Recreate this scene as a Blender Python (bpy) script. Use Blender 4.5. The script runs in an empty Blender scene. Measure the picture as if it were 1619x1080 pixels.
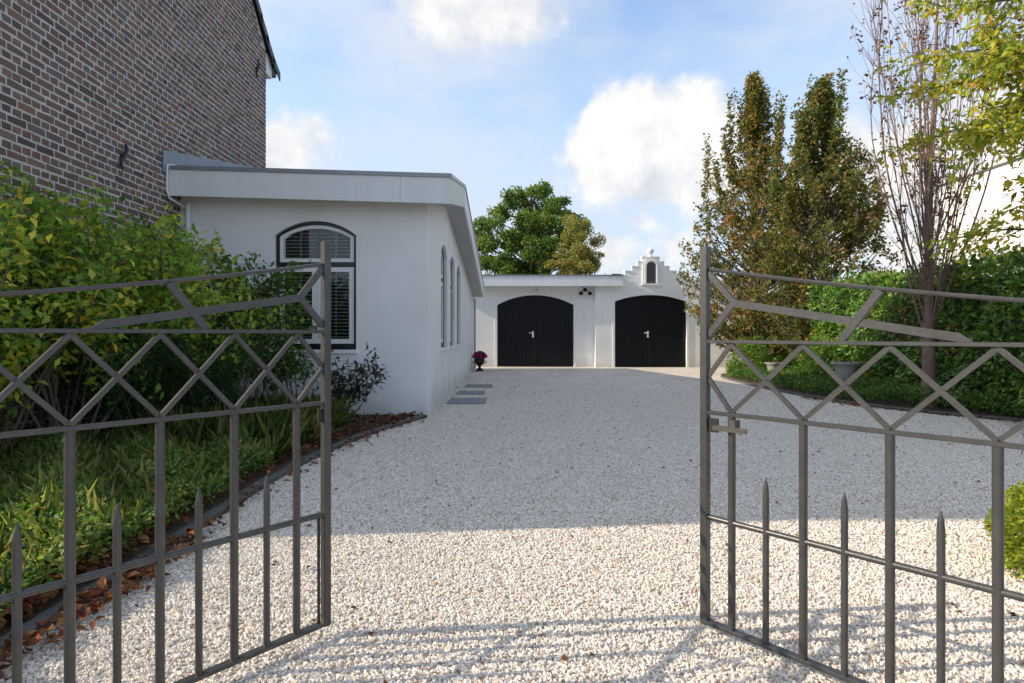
import bpy, bmesh, math, random
import numpy as np
from mathutils import Vector, Matrix
random.seed(7)
RNG = np.random.default_rng(11)
scene = bpy.context.scene
COL = scene.collection
R = math.radians

# ------------------------------------------------------------------ camera
F = 960.0                      # focal length in photo pixels (1619 wide)
HC = 1.10                      # lens height
cam = bpy.data.cameras.new('camera')
cam.sensor_width = 36.0
cam.lens = F / 1619 * 36
cam.shift_x = 8.5 / 1619
cam.shift_y = -12.0 / 1619
cam.clip_end = 2000
cam.clip_start = 0.05
camo = bpy.data.objects.new('camera', cam)
camo.location = (0, 0, HC)
camo.rotation_euler = (R(90), 0, 0)
COL.objects.link(camo)
scene.camera = camo

# ------------------------------------------------------------------ light
TAN_EL, SUN_DY = 0.575, 0.10
SUN_STRENGTH, SKY_STRENGTH, EXPOSURE = 2.0, 0.115, 1.42
sd = Vector((1.0, SUN_DY, -TAN_EL * math.hypot(1, SUN_DY))).normalized()
sun = bpy.data.lights.new('sun', 'SUN')
sun.energy = SUN_STRENGTH
sun.angle = R(0.5)
sun.color = (1.0, 0.86, 0.68)
so = bpy.data.objects.new('sun', sun)
so.rotation_euler = sd.to_track_quat('-Z', 'Y').to_euler()
so.location = (-20, -5, 20)
COL.objects.link(so)

world = bpy.data.worlds.new('World')
scene.world = world
world.use_nodes = True


def build_world():
    nt = world.node_tree
    N, L = nt.nodes, nt.links
    N.clear()
    out = N.new('ShaderNodeOutputWorld')
    bg = N.new('ShaderNodeBackground')
    bg.inputs['Strength'].default_value = SKY_STRENGTH
    sky = N.new('ShaderNodeTexSky')
    sky.sky_type = 'NISHITA'
    sky.sun_disc = False
    sky.sun_elevation = math.atan(TAN_EL)
    sky.sun_rotation = math.atan2(-1.0, -SUN_DY)
    sky.air_density = 1.0
    sky.dust_density = 1.0
    sky.ozone_density = 1.0
    tc = N.new('ShaderNodeTexCoord')

    def math_(op, a, b=None, c=None, clamp=False):
        n = N.new('ShaderNodeMath')
        n.operation = op
        n.use_clamp = clamp
        for i, v in enumerate((a, b, c)):
            if v is None:
                continue
            if isinstance(v, (int, float)):
                n.inputs[i].default_value = v
            else:
                L.new(v, n.inputs[i])
        return n.outputs[0]

    def vmath(op, a, b):
        n = N.new('ShaderNodeVectorMath')
        n.operation = op
        for i, v in enumerate((a, b)):
            if v is None:
                continue
            if isinstance(v, tuple):
                n.inputs[i].default_value = v
            else:
                L.new(v, n.inputs[i])
        return n
    d = tc.outputs['Generated']

    def noise(scale, detail, rough, offs=(0, 0, 0), stretch=(1, 1, 1)):
        v = vmath('MULTIPLY', d, stretch).outputs[0]
        v = vmath('ADD', v, offs).outputs[0]
        n = N.new('ShaderNodeTexNoise')
        n.inputs['Scale'].default_value = scale
        n.inputs['Detail'].default_value = detail
        n.inputs['Roughness'].default_value = rough
        L.new(v, n.inputs['Vector'])
        return n.outputs['Fac']
    # cumulus heaps: direction, radius (rad), flattening, weight
    heaps = [
        ((1010, 232), .130, 1.1, 1.25), ((1095, 205), .095, 1.0, 1.1), ((945, 258), .085, 1.4, .95), ((1080, 285), .10, 1.3, .75),
        ((770, 18), .135, 1.9, 1.0), ((700, -5), .08, 1.8, .8),
        ((450, 236), .072, 1.15, 1.0), ((410, 262), .10, 1.6, .7),
        ((975, 400), .085, 1.7, .62), ((1010, 350), .06, 2.0, .45), ((1060, 395), .07, 1.4, .5),
        ((1390, 290), .13, 1.0, 1.0), ((1420, 370), .13, 1.2, 1.1), ((1500, 330), .2, 1.2, .8), ((60, -300), .25, 1.8, .8), ((1900, 150), .2, 1.5, .7), ((-500, 250), .2, 1.6, .7),
    ]
    total = None
    for (px, py), rad, flat, w in heaps:
        c = Vector((px - 801, F, 528 - py)).normalized()
        s = vmath('SUBTRACT', d, tuple(c)).outputs[0]
        s = vmath('MULTIPLY', s, (1, 1, flat)).outputs[0]
        ln = vmath('LENGTH', s, None).outputs['Value']
        m = math_('MULTIPLY_ADD', ln, -1.0 / rad, 1.0)
        m = math_('MULTIPLY', m, w)
        total = m if total is None else math_('SMOOTH_MAX', total, m, .25)
    n1 = noise(7.0, 8, .58, (1.3, .2, .7))
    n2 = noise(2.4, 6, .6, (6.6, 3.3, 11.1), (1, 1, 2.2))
    n3 = noise(22.0, 5, .6, (.3, .2, .1))
    edge = math_('ADD', math_('MULTIPLY', math_('SUBTRACT', n1, .5), 2.3), math_('MULTIPLY', math_('SUBTRACT', n3, .5), .7))
    dens = math_('ADD', math_('MAXIMUM', total, -1.2), edge)
    mr = N.new('ShaderNodeMapRange')
    mr.interpolation_type = 'SMOOTHSTEP'
    mr.inputs['From Min'].default_value = -.02
    mr.inputs['From Max'].default_value = .50
    L.new(dens, mr.inputs['Value'])
    # cloud veil added for fill light, thin in view, denser outside; haze near horizon
    sep = N.new('ShaderNodeSeparateXYZ')
    L.new(d, sep.inputs[0])
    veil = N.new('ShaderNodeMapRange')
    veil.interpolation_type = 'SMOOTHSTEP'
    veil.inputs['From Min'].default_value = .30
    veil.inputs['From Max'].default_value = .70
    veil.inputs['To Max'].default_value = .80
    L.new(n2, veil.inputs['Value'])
    low = N.new('ShaderNodeMapRange')
    low.inputs['From Min'].default_value = .48
    low.inputs['From Max'].default_value = .0
    low.inputs['To Min'].default_value = .0
    low.inputs['To Max'].default_value = .95
    L.new(sep.outputs['Z'], low.inputs['Value'])
    # relief on the cloud heaps: brighter towards the sun (upper left), grey on the far underside
    n1b = noise(7.0, 8, .58, (1.3 - .035, .2 - .004, .7 + .04))
    rel = math_('MULTIPLY', math_('SUBTRACT', n1, n1b), 3.2)
    sh = math_('ADD', math_('MULTIPLY_ADD', dens, .35, .42), rel, clamp=True)

    def mixcol(fac, a_, b_):
        m = N.new('ShaderNodeMix')
        m.data_type = 'RGBA'
        L.new(fac, m.inputs['Factor'])
        for i, v in ((6, a_), (7, b_)):
            if isinstance(v, tuple):
                m.inputs[i].default_value = (*v, 1)
            else:
                L.new(v, m.inputs[i])
        return m.outputs[2]
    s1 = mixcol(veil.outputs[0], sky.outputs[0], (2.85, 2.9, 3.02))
    s2 = mixcol(low.outputs[0], s1, (1.95, 2.32, 2.85))
    cl = mixcol(sh, (2.3, 2.42, 2.65), (3.5, 3.46, 3.4))
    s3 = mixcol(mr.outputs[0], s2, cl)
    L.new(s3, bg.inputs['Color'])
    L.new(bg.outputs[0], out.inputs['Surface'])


build_world()
vs = scene.view_settings
vs.view_transform = 'Standard'
vs.look = 'None'
vs.exposure = EXPOSURE
vs.gamma = 1.0
vs.use_curve_mapping = False
scene.cycles.max_bounces = 6
scene.cycles.transparent_max_bounces = 8
scene.cycles.use_denoising = True


# ------------------------------------------------------------------ helpers: materials
def nodes_of(name):
    m = bpy.data.materials.new(name)
    m.use_nodes = True
    nt = m.node_tree
    return m, nt, nt.nodes, nt.links, nt.nodes['Principled BSDF']


def set_in(node, key, v):
    if key in node.inputs:
        node.inputs[key].default_value = v


def mat(name, c1, c2=None, rough=.7, scale=8.0, bump=0.0, bscale=60.0, metal=0.0, spec=.5, streak=None, detail=5):
    m, nt, N, L, p = nodes_of(name)
    p.inputs['Roughness'].default_value = rough
    p.inputs['Metallic'].default_value = metal
    set_in(p, 'Specular IOR Level', spec)
    tc = N.new('ShaderNodeTexCoord')
    co = tc.outputs['Object']
    p.inputs['Base Color'].default_value = (*c1, 1)
    if c2 is not None:
        n = N.new('ShaderNodeTexNoise')
        n.inputs['Scale'].default_value = scale
        n.inputs['Detail'].default_value = detail
        n.inputs['Roughness'].default_value = .65
        if streak:
            mp = N.new('ShaderNodeMapping')
            mp.inputs['Scale'].default_value = streak
            L.new(co, mp.inputs['Vector'])
            L.new(mp.outputs[0], n.inputs['Vector'])
        else:
            L.new(co, n.inputs['Vector'])
        r = N.new('ShaderNodeMapRange')
        r.inputs['From Min'].default_value = .3
        r.inputs['From Max'].default_value = .7
        L.new(n.outputs['Fac'], r.inputs['Value'])
        mx = N.new('ShaderNodeMix')
        mx.data_type = 'RGBA'
        mx.inputs[6].default_value = (*c1, 1)
        mx.inputs[7].default_value = (*c2, 1)
        L.new(r.outputs[0], mx.inputs['Factor'])
        L.new(mx.outputs[2], p.inputs['Base Color'])
    if bump:
        n2 = N.new('ShaderNodeTexNoise')
        n2.inputs['Scale'].default_value = bscale
        n2.inputs['Detail'].default_value = 6
        L.new(co, n2.inputs['Vector'])
        b = N.new('ShaderNodeBump')
        b.inputs['Strength'].default_value = bump
        b.inputs['Distance'].default_value = .01
        L.new(n2.outputs['Fac'], b.inputs['Height'])
        L.new(b.outputs[0], p.inputs['Normal'])
    return m


def leaf_mat(name, rough=.55, trans=.35, gain=1.0, spec=.3):
    m, nt, N, L, p = nodes_of(name)
    a = N.new('ShaderNodeAttribute')
    a.attribute_name = 'Col'
    p.inputs['Roughness'].default_value = rough
    set_in(p, 'Specular IOR Level', spec)
    L.new(a.outputs['Color'], p.inputs['Base Color'])
    tr = N.new('ShaderNodeBsdfTranslucent')
    g = N.new('ShaderNodeMix')
    g.data_type = 'RGBA'
    g.blend_type = 'MULTIPLY'
    g.inputs['Factor'].default_value = 1
    L.new(a.outputs['Color'], g.inputs[6])
    g.inputs[7].default_value = (1.5, 1.45, .8, 1)
    L.new(g.outputs[2], tr.inputs['Color'])
    mx = N.new('ShaderNodeMixShader')
    mx.inputs[0].default_value = trans
    L.new(p.outputs[0], mx.inputs[1])
    L.new(tr.outputs[0], mx.inputs[2])
    L.new(mx.outputs[0], N['Material Output'].inputs['Surface'])
    return m


def plaster_mat(name, base, dirt, streaks=.25):
    """rough white render: fine relief, soft patches, faint rain streaks, splash dirt near the ground"""
    m, nt, N, L, p = nodes_of(name)
    p.inputs['Roughness'].default_value = .85
    set_in(p, 'Specular IOR Level', .25)
    geo = N.new('ShaderNodeNewGeometry')
    pos = geo.outputs['Position']
    n = N.new('ShaderNodeTexNoise')
    n.inputs['Scale'].default_value = 1.1
    n.inputs['Detail'].default_value = 6
    L.new(pos, n.inputs['Vector'])
    mp = N.new('ShaderNodeMapping')
    mp.inputs['Scale'].default_value = (9, 9, .35)
    L.new(pos, mp.inputs['Vector'])
    st = N.new('ShaderNodeTexNoise')
    st.inputs['Scale'].default_value = 1.0
    st.inputs['Detail'].default_value = 4
    L.new(mp.outputs[0], st.inputs['Vector'])
    r1 = N.new('ShaderNodeMapRange')
    r1.inputs['From Min'].default_value = .5
    r1.inputs['From Max'].default_value = .75
    r1.inputs['To Max'].default_value = streaks
    L.new(st.outputs['Fac'], r1.inputs['Value'])
    r2 = N.new('ShaderNodeMapRange')
    r2.inputs['From Min'].default_value = .42
    r2.inputs['From Max'].default_value = .72
    r2.inputs['To Max'].default_value = .22
    L.new(n.outputs['Fac'], r2.inputs['Value'])
    sep = N.new('ShaderNodeSeparateXYZ')
    L.new(pos, sep.inputs[0])
    sc = N.new('ShaderNodeMath')
    sc.operation = 'MULTIPLY_ADD'
    L.new(n.outputs['Fac'], sc.inputs[0])
    sc.inputs[1].default_value = -.5
    L.new(sep.outputs['Z'], sc.inputs[2])
    r3 = N.new('ShaderNodeMapRange')
    r3.inputs['From Min'].default_value = .12
    r3.inputs['From Max'].default_value = -.22
    r3.inputs['To Max'].default_value = .55
    L.new(sc.outputs[0], r3.inputs['Value'])
    a1 = N.new('ShaderNodeMath')
    a1.operation = 'ADD'
    L.new(r1.outputs[0], a1.inputs[0])
    L.new(r2.outputs[0], a1.inputs[1])
    a2 = N.new('ShaderNodeMath')
    a2.operation = 'ADD'
    a2.use_clamp = True
    L.new(a1.outputs[0], a2.inputs[0])
    L.new(r3.outputs[0], a2.inputs[1])
    mx = N.new('ShaderNodeMix')
    mx.data_type = 'RGBA'
    mx.inputs[6].default_value = (*base, 1)
    mx.inputs[7].default_value = (*dirt, 1)
    L.new(a2.outputs[0], mx.inputs['Factor'])
    L.new(mx.outputs[2], p.inputs['Base Color'])
    f = N.new('ShaderNodeTexNoise')
    f.inputs['Scale'].default_value = 90
    f.inputs['Detail'].default_value = 5
    L.new(pos, f.inputs['Vector'])
    f2 = N.new('ShaderNodeTexNoise')
    f2.inputs['Scale'].default_value = 6
    f2.inputs['Detail'].default_value = 3
    L.new(pos, f2.inputs['Vector'])
    ad = N.new('ShaderNodeMath')
    ad.operation = 'MULTIPLY_ADD'
    L.new(f2.outputs['Fac'], ad.inputs[0])
    ad.inputs[1].default_value = 1.5
    L.new(f.outputs['Fac'], ad.inputs[2])
    b = N.new('ShaderNodeBump')
    b.inputs['Strength'].default_value = .22
    b.inputs['Distance'].default_value = .006
    L.new(ad.outputs[0], b.inputs['Height'])
    L.new(b.outputs[0], p.inputs['Normal'])
    return m


def ramp_mat(name, stops, source, rough=.8, bump=None, spec=.3):
    """colour picked per piece: source 'object' (Object Info random) or 'attr' (face attribute rnd)"""
    m, nt, N, L, p = nodes_of(name)
    p.inputs['Roughness'].default_value = rough
    set_in(p, 'Specular IOR Level', spec)
    if source == 'object':
        s = N.new('ShaderNodeObjectInfo').outputs['Random']
    else:
        a = N.new('ShaderNodeAttribute')
        a.attribute_name = 'rnd'
        s = a.outputs['Fac']
    r = N.new('ShaderNodeValToRGB')
    r.color_ramp.interpolation = 'LINEAR'
    e = r.color_ramp.elements
    while len(e) < len(stops):
        e.new(.5)
    for i, (q, c) in enumerate(stops):
        e[i].position = q
        e[i].color = (*c, 1)
    L.new(s, r.inputs[0])
    geo = N.new('ShaderNodeNewGeometry')
    n = N.new('ShaderNodeTexNoise')
    n.inputs['Scale'].default_value = bump[1] if bump else 40
    n.inputs['Detail'].default_value = 5
    L.new(geo.outputs['Position'], n.inputs['Vector'])
    mr = N.new('ShaderNodeMapRange')
    mr.inputs['From Min'].default_value = .25
    mr.inputs['From Max'].default_value = .75
    mr.inputs['To Min'].default_value = .72
    mr.inputs['To Max'].default_value = 1.25
    L.new(n.outputs['Fac'], mr.inputs['Value'])
    mx = N.new('ShaderNodeMix')
    mx.data_type = 'RGBA'
    mx.blend_type = 'MULTIPLY'
    mx.inputs['Factor'].default_value = 1
    L.new(r.outputs[0], mx.inputs[6])
    L.new(mr.outputs[0], mx.inputs[7])
    L.new(mx.outputs[2], p.inputs['Base Color'])
    if bump:
        b = N.new('ShaderNodeBump')
        b.inputs['Strength'].default_value = bump[0]
        b.inputs['Distance'].default_value = .004
        L.new(n.outputs['Fac'], b.inputs['Height'])
        L.new(b.outputs[0], p.inputs['Normal'])
    return m


# ------------------------------------------------------------------ helpers: objects
def tag(o, label=None, cat=None, group=None, kind=None):
    if label:
        o['label'] = label
    if cat:
        o['category'] = cat
    if group:
        o['group'] = group
    if kind:
        o['kind'] = kind
    return o


def empty(name, loc, label, cat, group=None):
    o = bpy.data.objects.new(name, None)
    o.location = loc
    o.empty_display_size = .2
    COL.objects.link(o)
    return tag(o, label, cat, group)


def root_loc(o):
    if o is None:
        return Vector((0, 0, 0))
    while o.parent:
        o = o.parent
    return o.location.copy()


class MB:
    def __init__(s):
        s.v, s.f, s.r = [], [], []

    def add(s, verts, faces, rnd=0.0):
        b = len(s.v)
        s.v += [tuple(q) for q in verts]
        s.f += [tuple(b + i for i in f) for f in faces]
        s.r += [rnd] * len(faces)
        return s

    def box(s, x0, x1, y0, y1, z0, z1, rnd=0.0):
        v = [(x, y, z) for z in (z0, z1) for y in (y0, y1) for x in (x0, x1)]
        return s.add(v, [(0, 2, 3, 1), (4, 5, 7, 6), (0, 1, 5, 4), (2, 6, 7, 3), (0, 4, 6, 2), (1, 3, 7, 5)], rnd)

    def bar(s, a, b, w, h, up=(0, 0, 1), rnd=0.0):
        """rectangular bar from a to b: w across, h along up"""
        a, b = Vector(a), Vector(b)
        d = (b - a).normalized()
        side = d.cross(Vector(up))
        if side.length < 1e-4:
            side = d.cross(Vector((1, 0, 0)))
        side.normalize()
        u = side.cross(d).normalized()
        v = []
        for p in (a, b):
            for i, j in ((-1, -1), (1, -1), (1, 1), (-1, 1)):
                v.append(p + side * (i * w / 2) + u * (j * h / 2))
        return s.add(v, [(0, 1, 2, 3), (7, 6, 5, 4), (0, 4, 5, 1), (1, 5, 6, 2), (2, 6, 7, 3), (3, 7, 4, 0)], rnd)

    def tube(s, pts, radii, n=8, cap=True, rnd=0.0):
        pts = [Vector(p) for p in pts]
        if not hasattr(radii, '__len__'):
            radii = [radii] * len(pts)
        b = len(s.v)
        ref = Vector((0.13, .21, 1)).normalized()
        d0 = (pts[1] - pts[0]).normalized()
        if abs(d0.dot(ref)) > .95:
            ref = Vector((1, .1, 0)).normalized()
        for i, p in enumerate(pts):
            d = (pts[min(i + 1, len(pts) - 1)] - pts[max(i - 1, 0)])
            d = d.normalized() if d.length > 1e-9 else d0
            x = d.cross(ref)
            x = x.normalized() if x.length > 1e-6 else Vector((1, 0, 0))
            y = x.cross(d)
            ref = (ref - d * ref.dot(d)).normalized() if (ref - d * ref.dot(d)).length > 1e-4 else y
            for k in range(n):
                a = 2 * math.pi * k / n
                s.v.append(tuple(p + (x * math.cos(a) + y * math.sin(a)) * radii[i]))
        for i in range(len(pts) - 1):
            for k in range(n):
                k2 = (k + 1) % n
                s.f.append((b + i * n + k, b + i * n + k2, b + (i + 1) * n + k2, b + (i + 1) * n + k))
                s.r.append(rnd)
        if cap:
            s.f.append(tuple(b + k for k in range(n))[::-1])
            s.f.append(tuple(b + (len(pts) - 1) * n + k for k in range(n)))
            s.r += [rnd, rnd]
        return s

    def lathe(s, c, prof, n=20, rnd=0.0):
        """prof: list of (radius, z) from the bottom up"""
        b = len(s.v)
        for r, z in prof:
            for k in range(n):
                a = 2 * math.pi * k / n
                s.v.append((c[0] + r * math.cos(a), c[1] + r * math.sin(a), c[2] + z))
        for i in range(len(prof) - 1):
            for k in range(n):
                k2 = (k + 1) % n
                s.f.append((b + i * n + k, b + i * n + k2, b + (i + 1) * n + k2, b + (i + 1) * n + k))
                s.r.append(rnd)
        s.f.append(tuple(b + k for k in range(n))[::-1])
        s.f.append(tuple(b + (len(prof) - 1) * n + k for k in range(n)))
        s.r += [rnd, rnd]
        return s

    def prism(s, poly, off, rnd=0.0):
        """polygon (3D points) extruded by the vector off"""
        b = [Vector(p) for p in poly]
        o = Vector(off)
        n = len(b)
        f = [tuple(range(n)), tuple(range(2 * n - 1, n - 1, -1))]
        for i in range(n):
            j = (i + 1) % n
            f.append((i, i + n, j + n, j))
        return s.add(b + [p + o for p in b], f, rnd)

    def build(s, name, m, parent=None, smooth=False, bevel=0.0, attr=False, fix=True):
        me = bpy.data.meshes.new(name)
        ro = root_loc(parent)
        v = [(a - ro.x, b - ro.y, c - ro.z) for a, b, c in s.v]
        me.from_pydata(v, [], s.f)
        if fix:
            bm = bmesh.new()
            bm.from_mesh(me)
            bmesh.ops.recalc_face_normals(bm, faces=bm.faces)
            if bevel:
                bmesh.ops.bevel(bm, geom=list(bm.edges), offset=bevel, segments=1, affect='EDGES')
            bm.to_mesh(me)
            bm.free()
        if attr:
            a = me.attributes.new('rnd', 'FLOAT', 'FACE')
            a.data.foreach_set('value', s.r)
        if smooth:
            me.shade_smooth()
            if smooth == 'auto':
                me.set_sharp_from_angle(angle=R(40))
        me.materials.append(m)
        o = bpy.data.objects.new(name, me)
        COL.objects.link(o)
        if parent is not None:
            o.parent = parent
        return o


def copy_tree(o, dloc=(0, 0, 0), parent=None):
    c = o.copy()
    COL.objects.link(c)
    if parent is not None:
        c.parent = parent
    c.location = Vector(o.location) + Vector(dloc)
    for ch in o.children:
        copy_tree(ch, (0, 0, 0), c)
    return c


# arches -------------------------------------------------------------
def arch_pts(x0, x1, zs, zc, n=12):
    """points of the arc from (x0, zs) over the crown zc to (x1, zs)"""
    w, r = (x1 - x0), (zc - zs)
    rad = (w * w / 4 + r * r) / (2 * r)
    cx, cz = (x0 + x1) / 2, zc - rad
    a0 = math.atan2(zs - cz, x0 - cx)
    a1 = math.atan2(zs - cz, x1 - cx)
    if a0 < 0:
        a0 += 2 * math.pi
    return [(cx + rad * math.cos(a0 + (a1 - a0) * i / n), cz + rad * math.sin(a0 + (a1 - a0) * i / n)) for i in range(n + 1)]


def arch_z(x, x0, x1, zs, zc):
    w, r = (x1 - x0), (zc - zs)
    rad = (w * w / 4 + r * r) / (2 * r)
    cx, cz = (x0 + x1) / 2, zc - rad
    return cz + math.sqrt(max(rad * rad - (x - cx) ** 2, 0))


def arch_path(x0, x1, z0, zs, zc, n=12):
    return [(x0, z0)] + arch_pts(x0, x1, zs, zc, n) + [(x1, z0)]


def wall_with_openings(mb, M, s0, s1, zbot, ztop, ops, depth, kinks=()):
    """sheet wall in (s, z) with arched openings (x0, x1, z0, zs, zc) and their reveals"""
    cuts = sorted([s0, s1] + [k for k in kinks if s0 < k < s1 and not any(o[0] < k < o[1] for o in ops)] + [q for o in ops for q in o[:2]])
    for a, b in zip(cuts[:-1], cuts[1:]):
        op = next((o for o in ops if abs(o[0] - a) < 1e-6 and abs(o[1] - b) < 1e-6), None)
        if op is None:
            mb.add([M(a, zbot, 0), M(b, zbot, 0), M(b, ztop(b), 0), M(a, ztop(a), 0)], [(0, 1, 2, 3)])
            continue
        x0, x1, z0, zs, zc = op
        if z0 > zbot + 1e-6:
            mb.add([M(x0, zbot, 0), M(x1, zbot, 0), M(x1, z0, 0), M(x0, z0, 0)], [(0, 1, 2, 3)])
        ap = arch_pts(x0, x1, zs, zc, 14)
        for (ax, az), (bx, bz) in zip(ap[:-1], ap[1:]):
            mb.add([M(ax, az, 0), M(bx, bz, 0), M(bx, ztop(bx), 0), M(ax, ztop(ax), 0)], [(0, 1, 2, 3)])
        path = arch_path(*op, n=14)
        for (ax, az), (bx, bz) in zip(path[:-1], path[1:]):
            mb.add([M(ax, az, 0), M(bx, bz, 0), M(bx, bz, -depth), M(ax, az, -depth)], [(0, 1, 2, 3)])
        (ax, az), (bx, bz) = path[-1], path[0]
        mb.add([M(ax, az, 0), M(bx, bz, 0), M(bx, bz, -depth), M(ax, az, -depth)], [(0, 1, 2, 3)])
    return mb


def ring(mb, M, outer, inner, d0, d1):
    """closed frame between two paths of equal length, front at d0, back at d1"""
    n = len(outer)
    v = []
    for (a, b), (c, e) in zip(outer, inner):
        v += [M(a, b, d0), M(c, e, d0), M(a, b, d1), M(c, e, d1)]
    f = []
    for i in range(n):
        j = (i + 1) % n
        f += [(4 * i, 4 * j, 4 * j + 1, 4 * i + 1), (4 * i + 1, 4 * j + 1, 4 * j + 3, 4 * i + 3), (4 * i + 2, 4 * i + 3, 4 * j + 3, 4 * j + 2), (4 * i, 4 * i + 2, 4 * j + 2, 4 * j)]
    return mb.add(v, f)


def slab(mb, M, path, d0, d1):
    poly = [M(a, b, d0) for a, b in path]
    off = Vector(M(0, 0, d1)) - Vector(M(0, 0, d0))
    return mb.prism(poly, off)


# foliage ------------------------------------------------------------
def unit(a):
    return a / np.maximum(np.linalg.norm(a, axis=1, keepdims=True), 1e-9)


def leaves(name, m, P, D, Nn, L, W, C, parent=None, rich=False, droop=.15, fold=.18):
    """one mesh of leaf blades: P base points, D axes, Nn upper-side normals, L lengths, W widths, C colours"""
    n = len(P)
    P, D, Nn = np.asarray(P, float), unit(np.asarray(D, float)), np.asarray(Nn, float)
    S = unit(np.cross(D, Nn))
    U = np.cross(S, D)
    L = np.asarray(L, float)[:, None]
    W = np.asarray(W, float)[:, None]
    tip = P + D * L - U * L * droop
    lf = P + D * L * .48 - S * W * .5 + U * W * fold
    rt = P + D * L * .48 + S * W * .5 + U * W * fold
    if rich:
        mid = P + D * L * .55 - U * L * .02
        V = np.stack([P, rt, tip, lf, mid], 1).reshape(-1, 3)
        k = 5
        T = np.array([[0, 1, 4], [1, 2, 4], [2, 3, 4], [3, 0, 4]])
    else:
        V = np.stack([P, rt, tip, lf], 1).reshape(-1, 3)
        k = 4
        T = np.array([[0, 1, 2], [0, 2, 3]])
    ro = root_loc(parent)
    V = V - np.array(ro)[None]
    tri = (np.arange(n)[:, None, None] * k + T[None]).reshape(-1, 3)
    me = bpy.data.meshes.new(name)
    me.vertices.add(len(V))
    me.vertices.foreach_set('co', V.astype(np.float32).ravel())
    me.loops.add(tri.size)
    me.loops.foreach_set('vertex_index', tri.astype(np.int32).ravel())
    me.polygons.add(len(tri))
    me.polygons.foreach_set('loop_start', (np.arange(len(tri)) * 3).astype(np.int32))
    col = me.attributes.new('Col', 'FLOAT_COLOR', 'POINT')
    cc = np.concatenate([np.asarray(C, float), np.ones((n, 1))], 1)
    col.data.foreach_set('color', np.repeat(cc, k, 0).astype(np.float32).ravel())
    me.update(calc_edges=True)
    me.materials.append(m)
    o = bpy.data.objects.new(name, me)
    COL.objects.link(o)
    if parent is not None:
        o.parent = parent
    return o


def pick_cols(n, palette, weights, clump=None, jitter=.18):
    """colours per leaf; clump = group index per leaf, so that neighbours share a tint"""
    pal = np.array(palette, float)
    w = np.array(weights, float)
    w /= w.sum()
    idx = RNG.choice(len(pal), n, p=w)
    if clump is not None:
        g = int(clump.max()) + 1
        ci = RNG.choice(len(pal), g, p=w)[clump]
        keep = RNG.random(n) < .55
        idx = np.where(keep, ci, idx)
    c = pal[idx]
    return np.clip(c * (1 + RNG.normal(0, jitter, (n, 1))) * (1 + RNG.normal(0, .06, (n, 3))), .004, .95)


def twig_leaves(twigs, per, spread, up=.3, out=.8):
    """leaf bases and axes along a list of twigs (start, end)"""
    P, D, G = [], [], []
    A = np.array([t[0] for t in twigs], float)
    B = np.array([t[1] for t in twigs], float)
    n = len(twigs)
    cnt = per if hasattr(per, '__len__') else np.full(n, per)
    cnt = np.asarray(cnt, int)
    g = np.repeat(np.arange(n), cnt)
    t = RNG.random(len(g))[:, None] ** .8
    p = A[g] + (B[g] - A[g]) * t + RNG.normal(0, spread, (len(g), 3))
    ax = unit(B - A)[g]
    d = unit(ax * up + unit(RNG.normal(0, 1, (len(g), 3))) * out)
    return p, d, g


def rand_normals(n, up=1.0):
    v = RNG.normal(0, .6, (n, 3))
    v[:, 2] += up
    return unit(v)


def wander(p, d, length, steps, wob, pull=(0, 0, 0)):
    """polyline from p along d with a random wobble and a steady pull"""
    pts = [Vector(p)]
    d = Vector(d).normalized()
    st = length / steps
    for _ in range(steps):
        d = (d + Vector((random.gauss(0, wob), random.gauss(0, wob), random.gauss(0, wob))) + Vector(pull)).normalized()
        pts.append(pts[-1] + d * st)
    return pts


# ------------------------------------------------------------------ materials
M_plaster = plaster_mat('white_render', (.86, .86, .86), (.56, .56, .54), .12)
M_plaster_side = plaster_mat('weathered_render', (.84, .84, .83), (.52, .53, .52), .32)
M_plaster_garage = plaster_mat('garage_render', (.86, .86, .84), (.50, .51, .48), .12)
M_fascia = mat('white_board', (.80, .81, .82), (.70, .72, .73), .45, 1.2, streak=(6, 6, .5))
M_fascia_algae = mat('algae_board', (.62, .68, .64), (.45, .54, .48), .5, 3.0, streak=(5, 5, .8))
M_soffit = mat('grey_soffit', (.46, .46, .47), (.38, .38, .39), .6, 2.0)
M_cap = mat('aluminium_trim', (.30, .31, .33), (.24, .25, .27), .4, 4.0, metal=.4)
M_roofing = mat('roof_felt', (.10, .10, .10), (.14, .14, .14), .9, 6.0)
M_zinc = mat('zinc_flashing', (.26, .31, .36), (.20, .25, .30), .55, 5.0, .2, 12, metal=.3)
M_pvc = mat('white_pvc', (.74, .75, .75), None, .4)
M_greypvc = mat('grey_pipe', (.42, .43, .44), None, .45)
M_black = mat('black_paint', (.003, .003, .004), (.005, .005, .006), .5, 1.5, streak=(14, 14, .5), spec=.25)
M_door = mat('black_door_paint', (.003, .0036, .0055), (.005, .006, .009), .5, 1.2, .12, 30, streak=(20, 20, .6), spec=.25)
M_frame_black = mat('dark_frame_paint', (.010, .011, .014), None, .3)
M_white_paint = mat('white_paint', (.80, .80, .79), None, .35)
M_slat = mat('blind_slat', (.74, .74, .70), None, .5)
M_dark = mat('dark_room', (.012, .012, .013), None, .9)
M_gate = mat('dark_steel_paint', (.056, .056, .057), (.083, .082, .081), .34, 18, .06, 140, metal=.3)
M_iron = mat('black_iron', (.010, .010, .011), (.02, .018, .016), .5, 30)
M_chrome = mat('door_steel', (.75, .75, .74), None, .25, metal=.9)
M_stone = mat('pale_stone', (.42, .41, .38), (.27, .27, .24), .9, 9, .5, 40)
M_mortar = mat('lime_mortar', (.58, .555, .53), (.45, .425, .405), .95, 14, .5, 120)
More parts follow.
